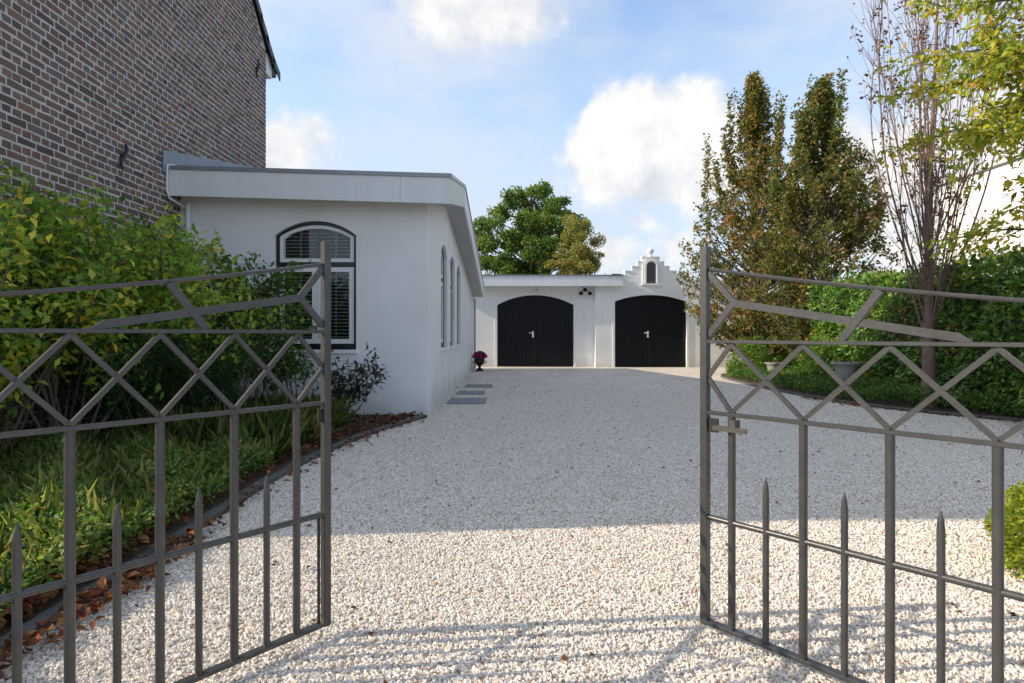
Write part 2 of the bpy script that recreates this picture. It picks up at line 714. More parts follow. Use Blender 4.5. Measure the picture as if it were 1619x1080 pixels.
BRICKS = [(0, (.085, .063, .058)), (.2, (.140, .095, .080)), (.4, (.185, .110, .086)), (.56, (.120, .088, .080)), (.72, (.225, .128, .094)), (.86, (.19, .140, .10)), (1, (.13, .115, .115))]
M_brick = ramp_mat('brick_face', BRICKS, 'attr', .85, (.6, 70))
M_brick_one = ramp_mat('brick_face_single', BRICKS, 'object', .85, (.6, 70))
M_tile = mat('roof_tile_glaze', (.035, .037, .042), (.055, .058, .064), .5, 7)
M_slabs = mat('grey_paving_slab', (.19, .20, .215), (.26, .27, .28), .85, 6, .4, 50)
M_kerb = mat('kerb_concrete', (.075, .075, .072), (.12, .118, .11), .9, 9, .5, 60)
M_soil = mat('soil', (.05, .036, .026), (.10, .072, .05), .95, 9, .9, 25)
M_earth = mat('grass_land', (.06, .08, .03), (.09, .10, .04), .95, 2)
M_bark = mat('bark', (.17, .135, .105), (.10, .08, .062), .9, 12, .6, 30, streak=(2, 2, .5))
M_bark_pink = mat('smooth_bark', (.24, .16, .13), (.13, .088, .07), .85, 10, .4, 30)
M_bark_dark = mat('dark_bark', (.055, .045, .035), (.09, .075, .06), .9, 12, .5, 30)
M_leaf = leaf_mat('leaf', trans=.45)
M_leaf_gloss = leaf_mat('glossy_leaf', .35, .3, spec=.5)
M_leaf_dry = leaf_mat('dry_leaf', .8, .12, spec=.15)
M_petal = leaf_mat('petal', .6, .25)

# glass of the windows: a mirror-like sheet that still lets the blinds show
M_glass, _nt, _N, _L, _p = nodes_of('window_glass')
_g = _N.new('ShaderNodeBsdfGlossy')
_g.inputs['Roughness'].default_value = .02
_t = _N.new('ShaderNodeBsdfTransparent')
_t.inputs[0].default_value = (.80, .84, .84, 1)
_fr = _N.new('ShaderNodeFresnel')
_fr.inputs[0].default_value = 1.55
_mx = _N.new('ShaderNodeMixShader')
_L.new(_fr.outputs[0], _mx.inputs[0])
_L.new(_t.outputs[0], _mx.inputs[1])
_L.new(_g.outputs[0], _mx.inputs[2])
_L.new(_mx.outputs[0], _N['Material Output'].inputs['Surface'])


def gravel_sheet_mat():
    m, nt, N, L, p = nodes_of('gravel_sheet')
    p.inputs['Roughness'].default_value = .9
    geo = N.new('ShaderNodeNewGeometry')
    v = N.new('ShaderNodeTexVoronoi')
    v.inputs['Scale'].default_value = 60
    v.inputs['Randomness'].default_value = 1
    L.new(geo.outputs['Position'], v.inputs['Vector'])
    sep = N.new('ShaderNodeSeparateColor')
    L.new(v.outputs['Color'], sep.inputs[0])
    r = N.new('ShaderNodeValToRGB')
    e = r.color_ramp.elements
    st = [(0, (.30, .23, .17)), (.10, (.48, .40, .32)), (.3, (.62, .55, .47)), (.65, (.74, .68, .60)), (1, (.82, .77, .70))]
    while len(e) < len(st):
        e.new(.5)
    for i, (q, c) in enumerate(st):
        e[i].position = q
        e[i].color = (*c, 1)
    L.new(sep.outputs[0], r.inputs[0])
    big = N.new('ShaderNodeTexNoise')
    big.inputs['Scale'].default_value = .8
    big.inputs['Detail'].default_value = 4
    L.new(geo.outputs['Position'], big.inputs['Vector'])
    mr = N.new('ShaderNodeMapRange')
    mr.inputs['From Min'].default_value = .3
    mr.inputs['From Max'].default_value = .7
    mr.inputs['To Min'].default_value = .86
    mr.inputs['To Max'].default_value = 1.06
    L.new(big.outputs['Fac'], mr.inputs['Value'])
    mx = N.new('ShaderNodeMix')
    mx.data_type = 'RGBA'
    mx.blend_type = 'MULTIPLY'
    mx.inputs['Factor'].default_value = 1
    L.new(r.outputs[0], mx.inputs[6])
    L.new(mr.outputs[0], mx.inputs[7])
    L.new(mx.outputs[2], p.inputs['Base Color'])
    b = N.new('ShaderNodeBump')
    b.invert = True
    b.inputs['Strength'].default_value = .9
    b.inputs['Distance'].default_value = .012
    L.new(v.outputs['Distance'], b.inputs['Height'])
    L.new(b.outputs[0], p.inputs['Normal'])
    return m


M_gravel_sheet = gravel_sheet_mat()
M_pebble = ramp_mat('marble_chip', [(0, (.38, .27, .18)), (.04, (.52, .42, .33)), (.12, (.63, .55, .46)), (.35, (.71, .65, .56)), (.65, (.78, .73, .65)), (.9, (.83, .79, .73)), (1, (.62, .58, .53))], 'object', .75, (.3, 60))

# ================================================================== SETTING
MB().add([(-400, -400, -.06), (400, -400, -.06), (400, 400, -.06), (-400, 400, -.06)], [(0, 1, 2, 3)]).build('ground', M_earth)
tag(bpy.data.objects['ground'], kind='structure')

MB().add([(-60, -14, -.012), (60, -14, -.012), (60, -2.45, -.012), (-60, -2.45, -.012)], [(0, 1, 2, 3)]).build('unseen_street', mat('pale_paving', (.40, .37, .33), (.32, .30, .27), .9, 3, .3, 40))  # unseen paving behind the camera, added to bounce light onto the walls
tag(bpy.data.objects['unseen_street'], kind='structure')
KERB_L = [(-1.74, -2.5), (-1.74, 1.5), (-1.735, 2.6), (-1.75, 3.5), (-1.76, 4.3), (-1.73, 5.1), (-1.64, 5.9), (-1.47, 6.75), (-1.25, 7.45), (-1.06, 7.97)]
KERB_R = [(7.6, 6.85), (7.0, 7.15), (6.4, 7.6), (5.85, 8.35), (5.42, 9.2), (5.24, 10.2), (5.16, 11.4), (5.18, 12.8), (5.28, 14.2), (5.45, 15.4), (5.8, 16.3), (6.4, 16.8), (7.2, 17.0)]


def poly_sheet(name, pts, z, m):
    bm = bmesh.new()
    vs_ = [bm.verts.new((x, y, z)) for x, y in pts]
    f = bm.faces.new(vs_)
    if f.normal.z < 0:
        f.normal_flip()
    bmesh.ops.triangulate(bm, faces=bm.faces)
    me = bpy.data.meshes.new(name)
    bm.to_mesh(me)
    bm.free()
    me.materials.append(m)
    o = bpy.data.objects.new(name, me)
    COL.objects.link(o)
    return o


drive_poly = KERB_L + [(-1.05, 20.6), (8.5, 20.6), (8.5, 17.0)] + KERB_R[::-1] + [(7.6, -2.5)]
tag(poly_sheet('gravel_drive', drive_poly, 0.0, M_gravel_sheet), kind='structure')
bed_l = [(-4.32, -2.5)] + KERB_L + [(-1.06, 8.02), (-4.32, 8.02)]
tag(poly_sheet('planting_bed', bed_l, 0.035, M_soil), kind='structure')
tag(poly_sheet('planting_bed', [(5.3, 4.3), (5.3, 6.2), (6.3, 7.0), (7.6, 6.8), (7.6, 4.3)], .02, M_soil), kind='structure')
bed_r = KERB_R + [(7.6, 17.0)]
tag(poly_sheet('planting_bed', bed_r, 0.035, M_soil), kind='structure')


def pebbles(name, poly, z, ymin, ymax):
    """loose marble chips as geometry-node instances on a clipped copy of the drive"""
    o = poly_sheet(name, poly, z, M_pebble)
    tag(o, kind='stuff')
    o['label'] = 'loose white and cream marble chips covering the drive'
    ng = bpy.data.node_groups.new('chips', 'GeometryNodeTree')
    ng.interface.new_socket('Geometry', in_out='INPUT', socket_type='NodeSocketGeometry')
    ng.interface.new_socket('Geometry', in_out='OUTPUT', socket_type='NodeSocketGeometry')
    N, L = ng.nodes, ng.links
    gi, go = N.new('NodeGroupInput'), N.new('NodeGroupOutput')
    dist = N.new('GeometryNodeDistributePointsOnFaces')
    pos = N.new('GeometryNodeInputPosition')
    sep = N.new('ShaderNodeSeparateXYZ')
    L.new(pos.outputs[0], sep.inputs[0])
    mr = N.new('ShaderNodeMapRange')
    mr.inputs['From Min'].default_value = 3.0
    mr.inputs['From Max'].default_value = ymax
    mr.inputs['To Min'].default_value = 8200
    mr.inputs['To Max'].default_value = 1700
    L.new(sep.outputs['Y'], mr.inputs['Value'])
    L.new(mr.outputs[0], dist.inputs['Density'])
    L.new(gi.outputs[0], dist.inputs['Mesh'])
    join = N.new('GeometryNodeJoinGeometry')
    for k in range(5):
        ico = N.new('GeometryNodeMeshIcoSphere')
        ico.inputs['Radius'].default_value = 1.0
        ico.inputs['Subdivisions'].default_value = 2 if k < 2 else 1
        sp = N.new('GeometryNodeSetPosition')
        nz = N.new('ShaderNodeTexNoise')
        nz.inputs['Scale'].default_value = .9
        nz.inputs['Detail'].default_value = 1
        p2 = N.new('GeometryNodeInputPosition')
        ad = N.new('ShaderNodeVectorMath')
        ad.operation = 'ADD'
        ad.inputs[1].default_value = (k * 7.3, k * 3.1, k * 1.7)
        L.new(p2.outputs[0], ad.inputs[0])
        L.new(ad.outputs[0], nz.inputs['Vector'])
        sb = N.new('ShaderNodeVectorMath')
        sb.operation = 'SUBTRACT'
        sb.inputs[1].default_value = (.5, .5, .5)
        L.new(nz.outputs['Color'], sb.inputs[0])
        ml = N.new('ShaderNodeVectorMath')
        ml.operation = 'SCALE'
        ml.inputs['Scale'].default_value = 1.9
        L.new(sb.outputs[0], ml.inputs[0])
        L.new(ico.outputs['Mesh'], sp.inputs['Geometry'])
        L.new(ml.outputs[0], sp.inputs['Offset'])
        g2i = N.new('GeometryNodeGeometryToInstance')
        sm = N.new('GeometryNodeSetMaterial')
        sm.inputs['Material'].default_value = M_pebble
        L.new(sp.outputs[0], sm.inputs['Geometry'])
        L.new(sm.outputs[0], g2i.inputs[0])
        L.new(g2i.outputs[0], join.inputs[0])
    iop = N.new('GeometryNodeInstanceOnPoints')
    L.new(dist.outputs['Points'], iop.inputs['Points'])
    L.new(join.outputs[0], iop.inputs['Instance'])
    iop.inputs['Pick Instance'].default_value = True
    rr = N.new('FunctionNodeRandomValue')
    rr.data_type = 'FLOAT_VECTOR'
    rr.inputs[0].default_value = (0, 0, 0)
    rr.inputs[1].default_value = (6.28, 6.28, 6.28)
    L.new(rr.outputs[0], iop.inputs['Rotation'])
    rs = N.new('FunctionNodeRandomValue')
    rs.data_type = 'FLOAT_VECTOR'
    rs.inputs[0].default_value = (.0046, .0040, .0034)
    rs.inputs[1].default_value = (.0088, .0076, .0060)
    rs.inputs['Seed'].default_value = 3
    L.new(rs.outputs[0], iop.inputs['Scale'])
    L.new(iop.outputs[0], go.inputs[0])
    md = o.modifiers.new('chips', 'NODES')
    md.node_group = ng
    return o


near_poly = [(-1.70, .9), (-1.70, 2.6), (-1.72, 4.3), (-1.69, 5.1), (-1.60, 5.9), (-1.43, 6.75), (-1.21, 7.45), (-1.02, 7.97), (-1.02, 12.0),
             (5.1, 12.0), (5.2, 10.2), (5.38, 9.2), (5.8, 8.3), (6.2, 7.7), (2.4, .9)]
pebbles('gravel', near_poly, .003, .9, 12.0)


def edging(name, line, w, h, zb, step, m):
    """kerb of separate stones along a curved line"""
    k = bpy.data.objects.new(name, None)
    COL.objects.link(k)
    tag(k, kind='structure')
    pts = [Vector((x, y, 0)) for x, y in line]
    seg = [0]
    for a, b in zip(pts[:-1], pts[1:]):
        seg.append(seg[-1] + (b - a).length)

    def at(s):
        for i in range(len(pts) - 1):
            if s <= seg[i + 1] or i == len(pts) - 2:
                t = (s - seg[i]) / (seg[i + 1] - seg[i])
                return pts[i].lerp(pts[i + 1], t)
    s = 0
    while s < seg[-1] - .05:
        e = min(s + step, seg[-1])
        a, b = at(s + .006), at(e - .006)
        zz = zb + h / 2 + random.uniform(-.006, .006)
        MB().bar(a + Vector((0, 0, zz)), b + Vector((0, 0, zz)), w, h).build('kerb_stone', m, k, bevel=.008)
        s = e
    return k


edging('kerb', KERB_L, .065, .13, -.085, .5, M_kerb)
edging('kerb', KERB_R, .05, .12, -.075, .6, M_kerb)

# ================================================================== BRICK HOUSE
XB = -4.30
Y0B, Y1B = 2.96, 10.85
EAVE, SLOPE = 6.20, .93
YR = (Y0B + Y1B) / 2
ZR = EAVE + SLOPE * (YR - Y0B)


def gable_z(y):
    return EAVE + SLOPE * (YR - Y0B - abs(y - YR))


house = empty('brick_house', (-8, 6.9, 0), 'tall brown brick house with light joints and a dark tiled roof edge', 'house')
XI = XB - .004
prof = [(Y0B, 0), (Y1B, 0), (Y1B, EAVE), (YR, ZR), (Y0B, EAVE)]
MB().prism([(XI, y, z) for y, z in prof], (-8.5, 0, 0)).build('wall', M_mortar, house)


def brick_layout():
    out = []
    c, k = .077, 0
    z = .01
    while z < ZR - .1:
        zt = z + .058
        if k % 2 == 0:
            ln, per, off = .203, .221, (0 if k % 4 == 0 else .1105)
        else:
            ln, per, off = .0925, .1105, .05525
        y = Y1B - off
        first = True
        while y > Y0B + .02:
            ya, yb = y - ln, y
            if first and off > 0:
                if off > .09:
                    out.append((Y1B - off + .012, Y1B, z, zt))
                else:
                    out.append((Y1B - off + .012, Y1B, z, zt))
            first = False
            ya = max(ya, Y0B)
            if zt < min(gable_z(ya), gable_z(yb)) - .02 and yb - ya > .03:
                out.append((ya, yb, z, zt))
            y -= per
        z += c
        k += 1
    return [b for b in out if b[3] < min(gable_z(b[0]), gable_z(b[1])) + .02]


def brick_mb(mb, ya, yb, za, zb, rnd, x):
    """one brick face block with a small bevel round its front"""
    j = lambda: random.uniform(-.006, .006)
    e = .003
    xb = XI - .02
    a = [(xb, ya + j(), za + j()), (xb, yb + j(), za + j()), (xb, yb + j(), zb + j()), (xb, ya + j(), zb + j())]
    m_ = [(x - e, p[1], p[2]) for p in a]
    cy, cz = (ya + yb) / 2, (za + zb) / 2
    f = [(x + random.uniform(-.001, .001), p[1] + (e if p[1] < cy else -e), p[2] + (e if p[2] < cz else -e)) for p in a]
    v = a + m_ + f
    fs = []
    for s in (0, 4):
        for i in range(4):
            q = (i + 1) % 4
            fs.append((s + i, s + q, s + 4 + q, s + 4 + i))
    fs.append((8, 9, 10, 11))
    mb.add(v, fs, rnd)


FLASH = lambda y: 3.13 + .195 * (y - 7.6) if y < 10.4 else 3.68 - .12 * (y - 10.4)
layout = brick_layout()


def in_view(b):
    y, z = (b[0] + b[1]) / 2, (b[2] + b[3]) / 2
    px, py = 801 + F * XB / y, 528 - F * (z - HC) / y
    return 2 < px < 420 and 3 < py < 300 - .1 * px


vis = sorted([b for b in layout if in_view(b)], key=lambda b: (b[0] + b[1]) / 2 - 2.2 * (b[1] - b[0]))
single = set(vis[:300])
rest = MB()
for b in layout:
    if b not in single:
        brick_mb(rest, *b, random.random(), XB + random.uniform(-.002, .002))
o = rest.build('brickwork', M_brick, house, attr=True, fix=False)
tag(o, kind='stuff')
# 300 bricks nearest the lens, each an object; meshes shared per size
proto = {}
for b in vis[:300]:
    key = (round(b[1] - b[0], 3), random.randrange(4))
    if key not in proto:
        mb = MB()
        brick_mb(mb, 0, key[0], 0, .058, 0, 0 + XB)
        me = bpy.data.meshes.new('brick')
        me.from_pydata([(x - XB, y, z) for x, y, z in mb.v], [], mb.f)
        me.materials.append(M_brick_one)
        proto[key] = me
    o = bpy.data.objects.new('brick', proto[key])
    COL.objects.link(o)
    o.parent = house
    o.location = Vector((XB + random.uniform(-.002, .002), b[0], b[2])) - house.location

# roof of the brick house: two slabs, verge tiles over the gable, boxed gutter end
sl = math.hypot(1, SLOPE)
for sgn, ye in ((1, Y1B + .42), (-1, Y0B - .42)):
    a = Vector((XB - .02, YR, ZR + .06))
    b = Vector((XB - .02, ye, gable_z(ye) + .06 + .05))
    off = Vector((0, 0, .07))
    MB().prism([a, b, b + off, a + off], (-8.4, 0, 0)).build('roof', M_tile, house)
n_t = 16
for sgn in (1, -1):
    for i in range(n_t):
        t0, t1 = i / n_t, (i + 1) / n_t
        ye = YR + sgn * (Y1B + .42 - YR)
        ya, yb = YR + (ye - YR) * t0, YR + (ye - YR) * (t1 + .02)
        flare = lambda t: .06 + (.10 if t > .93 else 0) * (t - .93) / .07
        za, zb = gable_z(ya) + flare(t0), gable_z(yb) + flare(t1) + .035
        w0, w1 = XB + .07, XB - .16
        mb = MB()
        pa = [(w0, ya, za + .045), (w1, ya, za + .085), (w1, yb, zb + .085), (w0, yb, zb + .045)]
        mb.prism(pa, (0, 0, -.03))
        pb = [(w0, ya, za + .045), (w0, yb, zb + .045), (w0, yb, zb - .10), (w0, ya, za - .10)]
        mb.prism(pb, (-.02, 0, 0))
        mb.build('verge_tile', M_tile, house)
MB().box(-12, XB - .01, Y1B + .001, Y1B + .30, EAVE - .42, EAVE - .06).build('box_gutter', M_fascia, house)
MB().box(-12, XB + .03, Y1B + .301, Y1B + .40, EAVE - .36, EAVE - .22).build('gutter', M_roofing, house)


def wall_anchor(y, z, h):
    mb = MB()
    pts = [(XB + .03, y + .05 * math.sin(5.2 * (t - .5)) * (1 if t > .5 else 1), z + h * (t - .5)) for t in np.linspace(0, 1, 9)]
    mb.tube(pts, [.012, .016, .018, .018, .02, .018, .018, .016, .012], 6)
    mb.bar((XB - .01, y, z), (XB + .045, y, z), .045, .045)
    mb.build('wall_anchor', M_iron, house, smooth='auto')


wall_anchor(6.78, 3.08, .30)
wall_anchor(10.42, 5.65, .34)
# zinc flashing along the flat roof
ys = [7.58, 9.0, 10.4, 10.83]
mb = MB()
for a, b in zip(ys[:-1], ys[1:]):
    mb.prism([(XB + .004, a, FLASH(a)), (XB + .004, b, FLASH(b)), (XB + .004, b, FLASH(b) + .27), (XB + .004, a, FLASH(a) + .27)], (.012, 0, 0))
mb.build('lead_flashing', M_zinc, house)

wl = empty('wall_light', (XB, 7.22, 2.25), 'small black box light fixed on the brick wall above the shrub', 'wall light')
MB().box(XB + .003, XB + .11, 7.15, 7.27, 2.12, 2.38).build('lamp_body', M_black, wl, bevel=.012)
MB().box(XB + .112, XB + .118, 7.17, 7.25, 2.16, 2.34).build('lens', M_dark, wl)

# ================================================================== WHITE LOW BUILDING
XW, YW = -1.042, 8.0           # its right-hand corner
XE, YF = -.714, 7.70           # eave edge on the drive side, front fascia
YRI, YEND = 10.4, 18.9
TILT = .029


def zs(y):
    return 2.752 + (y - YF) * .192 if y < YRI else 2.752 + (YRI - YF) * .192 - .1212 * (y - YRI)


def soff(x, y):
    return zs(y) + TILT * (XE - x)


annex = empty('white_annex', (-2.6, 13, 0), 'low white rendered building with boarded eaves beside the drive', 'building')
MF = lambda s, z, d: (s, YW - d, z)
MS = lambda s, z, d: (XW + d, s, z)
WIN = (-3.058, -1.983, .89, 2.40, 2.59)
mb = MB()
wall_with_openings(mb, MF, XB + .002, XW, 0, lambda x: 2.90 + .029 * (XW - x), [WIN], .12)
mb.build('front_wall', M_plaster, annex, fix=False)
SIDE = [(9.64, 10.66, .87, 2.40, 2.585), (11.2, 12.22, .87, 2.40, 2.585), (12.7, 13.72, .87, 2.40, 2.585)]
mb = MB()
wall_with_openings(mb, MS, YW, YEND + .1, 0, lambda y: zs(min(max(y, YF), YEND)) + .06, SIDE, .16, kinks=(YRI,))
mb.add([(XW, YEND + .1, 0), (XW - 3.2, YEND + .1, 0), (XW - 3.2, YEND + .1, 2.3), (XW, YEND + .1, 2.3)], [(0, 1, 2, 3)])
mb.build('side_wall', M_plaster_side, annex, fix=False)

# roof body, boarded underside, boards and metal trim
TH = .33
mb = MB()
xa, xb = XE - .03, XB + .002
for y0, y1 in ((YF + .03, YRI), (YRI, YEND)):
    v = [(x, y, soff(x, y) + q) for q in (.012, TH - .01) for y in (y0, y1) for x in (xb, xa)]
    mb.add(v, [(4, 5, 7, 6), (0, 1, 5, 4), (2, 6, 7, 3), (0, 4, 6, 2), (1, 3, 7, 5)])
mb.build('roof', M_roofing, annex)
mb = MB()
for y0, y1 in ((YF + .03, YRI), (YRI, YEND)):
    mb.prism([(xa, y0, soff(xa, y0)), (xb, y0, soff(xb, y0)), (xb, y1, soff(xb, y1)), (xa, y1, soff(xa, y1))], (0, 0, .010))
mb.build('soffit', M_soffit, annex)
# front boards: three lengths with fine joints
cuts = [XB - .01, -1.35, XE]
for a, b in zip(cuts[:-1], cuts[1:]):
    a, b = a + .002, b - .002
    MB().prism([(a, YF, soff(a, YF)), (b, YF, soff(b, YF)), (b, YF, soff(b, YF) + TH), (a, YF, soff(a, YF) + TH)], (0, .028, 0)).build('fascia_board', M_fascia, annex)
MB().prism([(XE, YF + .03, zs(YF + .03)), (XE, YRI, zs(YRI)), (XE, YRI, zs(YRI) + TH), (XE, YF + .03, zs(YF + .03) + TH)], (-.028, 0, 0)).build('fascia_board', M_fascia_algae, annex)
MB().prism([(XE, YRI + .002, zs(YRI)), (XE, YEND, zs(YEND)), (XE, YEND, zs(YEND) + TH), (XE, YRI + .002, zs(YRI) + TH)], (-.028, 0, 0)).build('fascia_board', M_fascia, annex)
MB().prism([(XE - .03, YEND + .002, zs(YEND)), (XB, YEND + .002, soff(XB, YEND)), (XB, YEND + .002, soff(XB, YEND) + TH), (XE - .03, YEND + .002, zs(YEND) + TH)], (0, .025, 0)).build('fascia_board', M_fascia, annex)
mb = MB()
a, b = XB - .01, XE + .015
mb.prism([(a, YF - .015, soff(a, YF) + TH + .001), (b, YF - .015, soff(b, YF) + TH + .001), (b, YF - .015, soff(b, YF) + TH + .052), (a, YF - .015, soff(a, YF) + TH + .052)], (0, .09, 0))
for y0, y1 in ((YF + .08, YRI), (YRI, YEND + .03)):
    mb.prism([(XE + .015, y0, zs(y0) + TH + .001), (XE + .015, y1, zs(y1) + TH + .001), (XE + .015, y1, zs(y1) + TH + .05), (XE + .015, y0, zs(y0) + TH + .05)], (-.09, 0, 0))
mb.build('roof_trim', M_cap, annex)
# pipes
mb = MB()
zc_ = soff(XB, YF)
mb.tube([(XB + .12, YF + .30, zc_ + .40), (XB + .04, YF + .05, zc_ + .40), (XB - .025 + .04, YF - .03, zc_ + .37), (XB + .012, YF - .035, zc_ + .30), (XB + .012, YF - .035, zc_ + .05), (XB + .03, YF - .01, zc_ - .04), (XB + .10, YF + .10, zc_ - .09), (XB + .12, YW - .05, zc_ - .12)], .014, 8)
mb.build('overflow_pipe', M_pvc, annex, smooth=True)
MB().tube([(XB + .13, YW - .05, 2.80), (XB + .13, YW - .05, 0.02)], .034, 12).build('downpipe', M_pvc, annex, smooth='auto')
mb = MB()
for z in (2.25, 1.2):
    mb.tube([(XB + .13, YW - .05, z), (XB + .13, YW - .05, z + .03)], .042, 12)
mb.build('pipe_clip', M_greypvc, annex)
MB().tube([(XW + .05, YEND + .02, 2.2), (XW + .05, YEND + .02, 0.02)], .035, 10).build('downpipe', M_greypvc, annex, smooth='auto')


def arched_window(M, op, parent, slats=True):
    """dark arched frame, white transom light and two casements, blinds behind the panes"""
    x0, x1, z0, zs_, zc = op
    g = .002
    w = MB()
    out_ = arch_path(x0 + g, x1 - g, z0 + g, zs_, zc - g, 14)
    t = .042
    inn = arch_path(x0 + t, x1 - t, z0 + .075, zs_ - .006, zc - t, 14)
    ring(w, M, out_, inn, -.055, -.118)
    zt = 2.02
    slab(w, M, [(x0 + t, zt - .03), (x1 - t, zt - .03), (x1 - t, zt + .03), (x0 + t, zt + .03)], -.058, -.118)
    win = w.build('window', M_frame_black, parent)
    c = (x0 + x1) / 2
    # transom light
    a0, a1, b0 = x0 + t + .004, x1 - t - .004, zt + .034
    mb = MB()
    ring(mb, M, arch_path(a0, a1, b0, zs_ - .008, zc - t - .004, 14), arch_path(a0 + .048, a1 - .048, b0 + .048, zs_ - .022, zc - t - .05, 14), -.068, -.112)
    fr = mb.build('transom_frame', M_white_paint, win)
    mb = MB()
    slab(mb, M, arch_path(a0 + .048, a1 - .048, b0 + .048, zs_ - .022, zc - t - .05, 14), -.088, -.092)
    mb.build('pane', M_glass, win)
    # casements
    for (l, r_) in ((a0, c - .002), (c + .002, a1)):
        mb = MB()
        q0, q1 = z0 + .08, zt - .034
        o4 = [(l, q0), (l, q1), (r_, q1), (r_, q0)]
        fw = .062
        i4 = [(l + fw, q0 + fw), (l + fw, q1 - fw), (r_ - fw, q1 - fw), (r_ - fw, q0 + fw)]
        ring(mb, M, o4, i4, -.066, -.112)
        mb.build('casement', M_white_paint, win)
        mb = MB()
        slab(mb, M, i4, -.088, -.092)
        mb.build('pane', M_glass, win)
    # dark room behind
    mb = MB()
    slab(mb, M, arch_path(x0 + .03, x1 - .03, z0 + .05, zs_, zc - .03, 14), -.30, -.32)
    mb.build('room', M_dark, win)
    # sill
    mb = MB()
    slab(mb, M, [(x0 - .02, z0 - .045), (x1 + .02, z0 - .045), (x1 + .02, z0 - .003), (x0 - .02, z0 - .003)], .035, -.05)
    mb.build('sill', M_plaster, win)
    if slats:
        def slat_row(l, r_, z):
            m2 = MB()
            h = .026
            m2.prism([M(l, z - .006, -.142), M(l, z + .004, -.142 - h), M(l, z + .007, -.142 - h), M(l, z + .001, -.142)], Vector(M(r_, 0, 0)) - Vector(M(l, 0, 0)))
            m2.build('slat', M_slat, win)
        for (l, r_) in ((a0 + .052, c - .03), (c + .03, a1 - .052)):
            z = z0 + .17
            while z < zt - .1:
                slat_row(l, r_, z)
                z += .047
            z = zt + .10
            while z < zc - .09:
                ll, rr = l, r_
                lim = zc - t - .055
                if z > zs_ - .03:      # shorten under the arch
                    k = 0
                    while k < 30 and arch_z(ll, x0 + t, x1 - t, zs_, zc - t) < z + .055:
                        ll += .01
                        k += 1
                    k = 0
                    while k < 30 and arch_z(rr, x0 + t, x1 - t, zs_, zc - t) < z + .055:
                        rr -= .01
                        k += 1
                if rr - ll > .06:
                    slat_row(ll, rr, z)
                z += .047
            mb = MB()
            for q in (.5,):
                xx = l + (r_ - l) * q
                mb.bar(M(xx, z0 + .15, -.139), M(xx, zc - .11, -.139), .012, .004, up=Vector(M(0, 0, 1)) - Vector(M(0, 0, 0)))
            mb.build('blind_tape', M_slat, win)
    return win


win = arched_window(MF, WIN, annex, True)
sw = arched_window(MS, SIDE[0], annex, False)
for k in (1, 2):
    copy_tree(sw, (0, SIDE[k][0] - SIDE[0][0], 0), annex)

# ================================================================== GARAGE
YG, YP = 20.30, 20.02          # wall with the first door, and the part that stands forward
XP = 2.93                      # where it starts
garage = empty('garage', (3, 22, 0), 'white garage with two black arched doors and a small stepped gable', 'garage')
MG = lambda s, z, d: (s, YG - d, z)
MP = lambda s, z, d: (s, YP - d, z)
D1 = (-.317, 2.242, 0.0, 2.07, 2.40)
D2 = (3.567, 5.94, 0.0, 2.17, 2.385)
mb = MB()
wall_with_openings(mb, MG, -2.4, XP, 0, lambda x: 2.98, [D1], .16)
mb.add([(XP, YG, 0), (XP, YP, 0), (XP, YP, 2.98), (XP, YG, 2.98)], [(0, 1, 2, 3)])
mb.build('wall', M_plaster_garage, garage, fix=False)
CX = 4.755
STEPS = [(.29, 3.62), (.44, 3.47), (.62, 3.31), (.86, 3.16), (1.10, 3.03)]


def gable_top(x):
    for hw, z in STEPS:
        if abs(x - CX) <= hw + 1e-6:
            return z
    return 2.90


mb = MB()
wall_with_openings(mb, MP, XP, 8.3, 0, lambda x: 2.90, [D2], .16)
mb.build('wall', M_plaster_garage, garage, fix=False)
# stepped gable: one thick crest with copings
prof = []
for hw, z in STEPS[::-1]:
    prof += [(CX - hw, prof[-1][1] if prof else 2.80), (CX - hw, z)]
right = [(2 * CX - x, z) for x, z in prof[::-1]]
mb = MB()
slab(mb, MP, prof + right, .004, -.20)
mb.build('stepped_gable', M_plaster_garage, garage)
last = 0
for i, (hw, z) in enumerate(STEPS):
    for sg in (-1, 1):
        a, b = (CX + sg * last, CX + sg * hw) if i else (CX - hw, CX + hw)
        if i == 0 and sg == 1:
            continue
        mb = MB()
        l, r_ = min(a, b), max(a, b)
        slab(mb, MP, [(l - .012, z + .001), (r_ + .012, z + .001), (r_ + .012, z + .032), (l - .012, z + .032)], .025, -.22)
        mb.build('coping', M_plaster, garage)
    last = hw
# niche with a grille
mb = MB()
n0, n1 = CX - .155, CX + .155
ring(mb, MP, arch_path(n0 - .13, n1 + .13, 2.76, 3.30, 3.60, 12), arch_path(n0, n1, 2.76, 3.30, 3.47, 12), .07, .005)
ring(mb, MP, arch_path(n0 - .06, n1 + .06, 2.76, 3.30, 3.53, 12), arch_path(n0 - .02, n1 + .02, 2.76, 3.30, 3.49, 12), .095, .071)
slab(mb, MP, [(n0 - .16, 2.70), (n1 + .16, 2.70), (n1 + .16, 2.755), (n0 - .16, 2.755)], .10, .005)
niche = mb.build('niche', M_white_paint, garage)
mb = MB()
slab(mb, MP, arch_path(n0 + .001, n1 - .001, 2.762, 3.30, 3.468, 12), .008, .0045)
mb.build('niche_back', mat('niche_grey', (.26, .26, .265), (.36, .36, .36), .8, 9), niche)
mb = MB()
for q in range(1, 5):
    x = n0 + (n1 - n0) * q / 5
    mb.tube([MP(x, 2.765, .03), MP(x, arch_z(x, n0, n1, 3.30, 3.47), .03)], .006, 5)
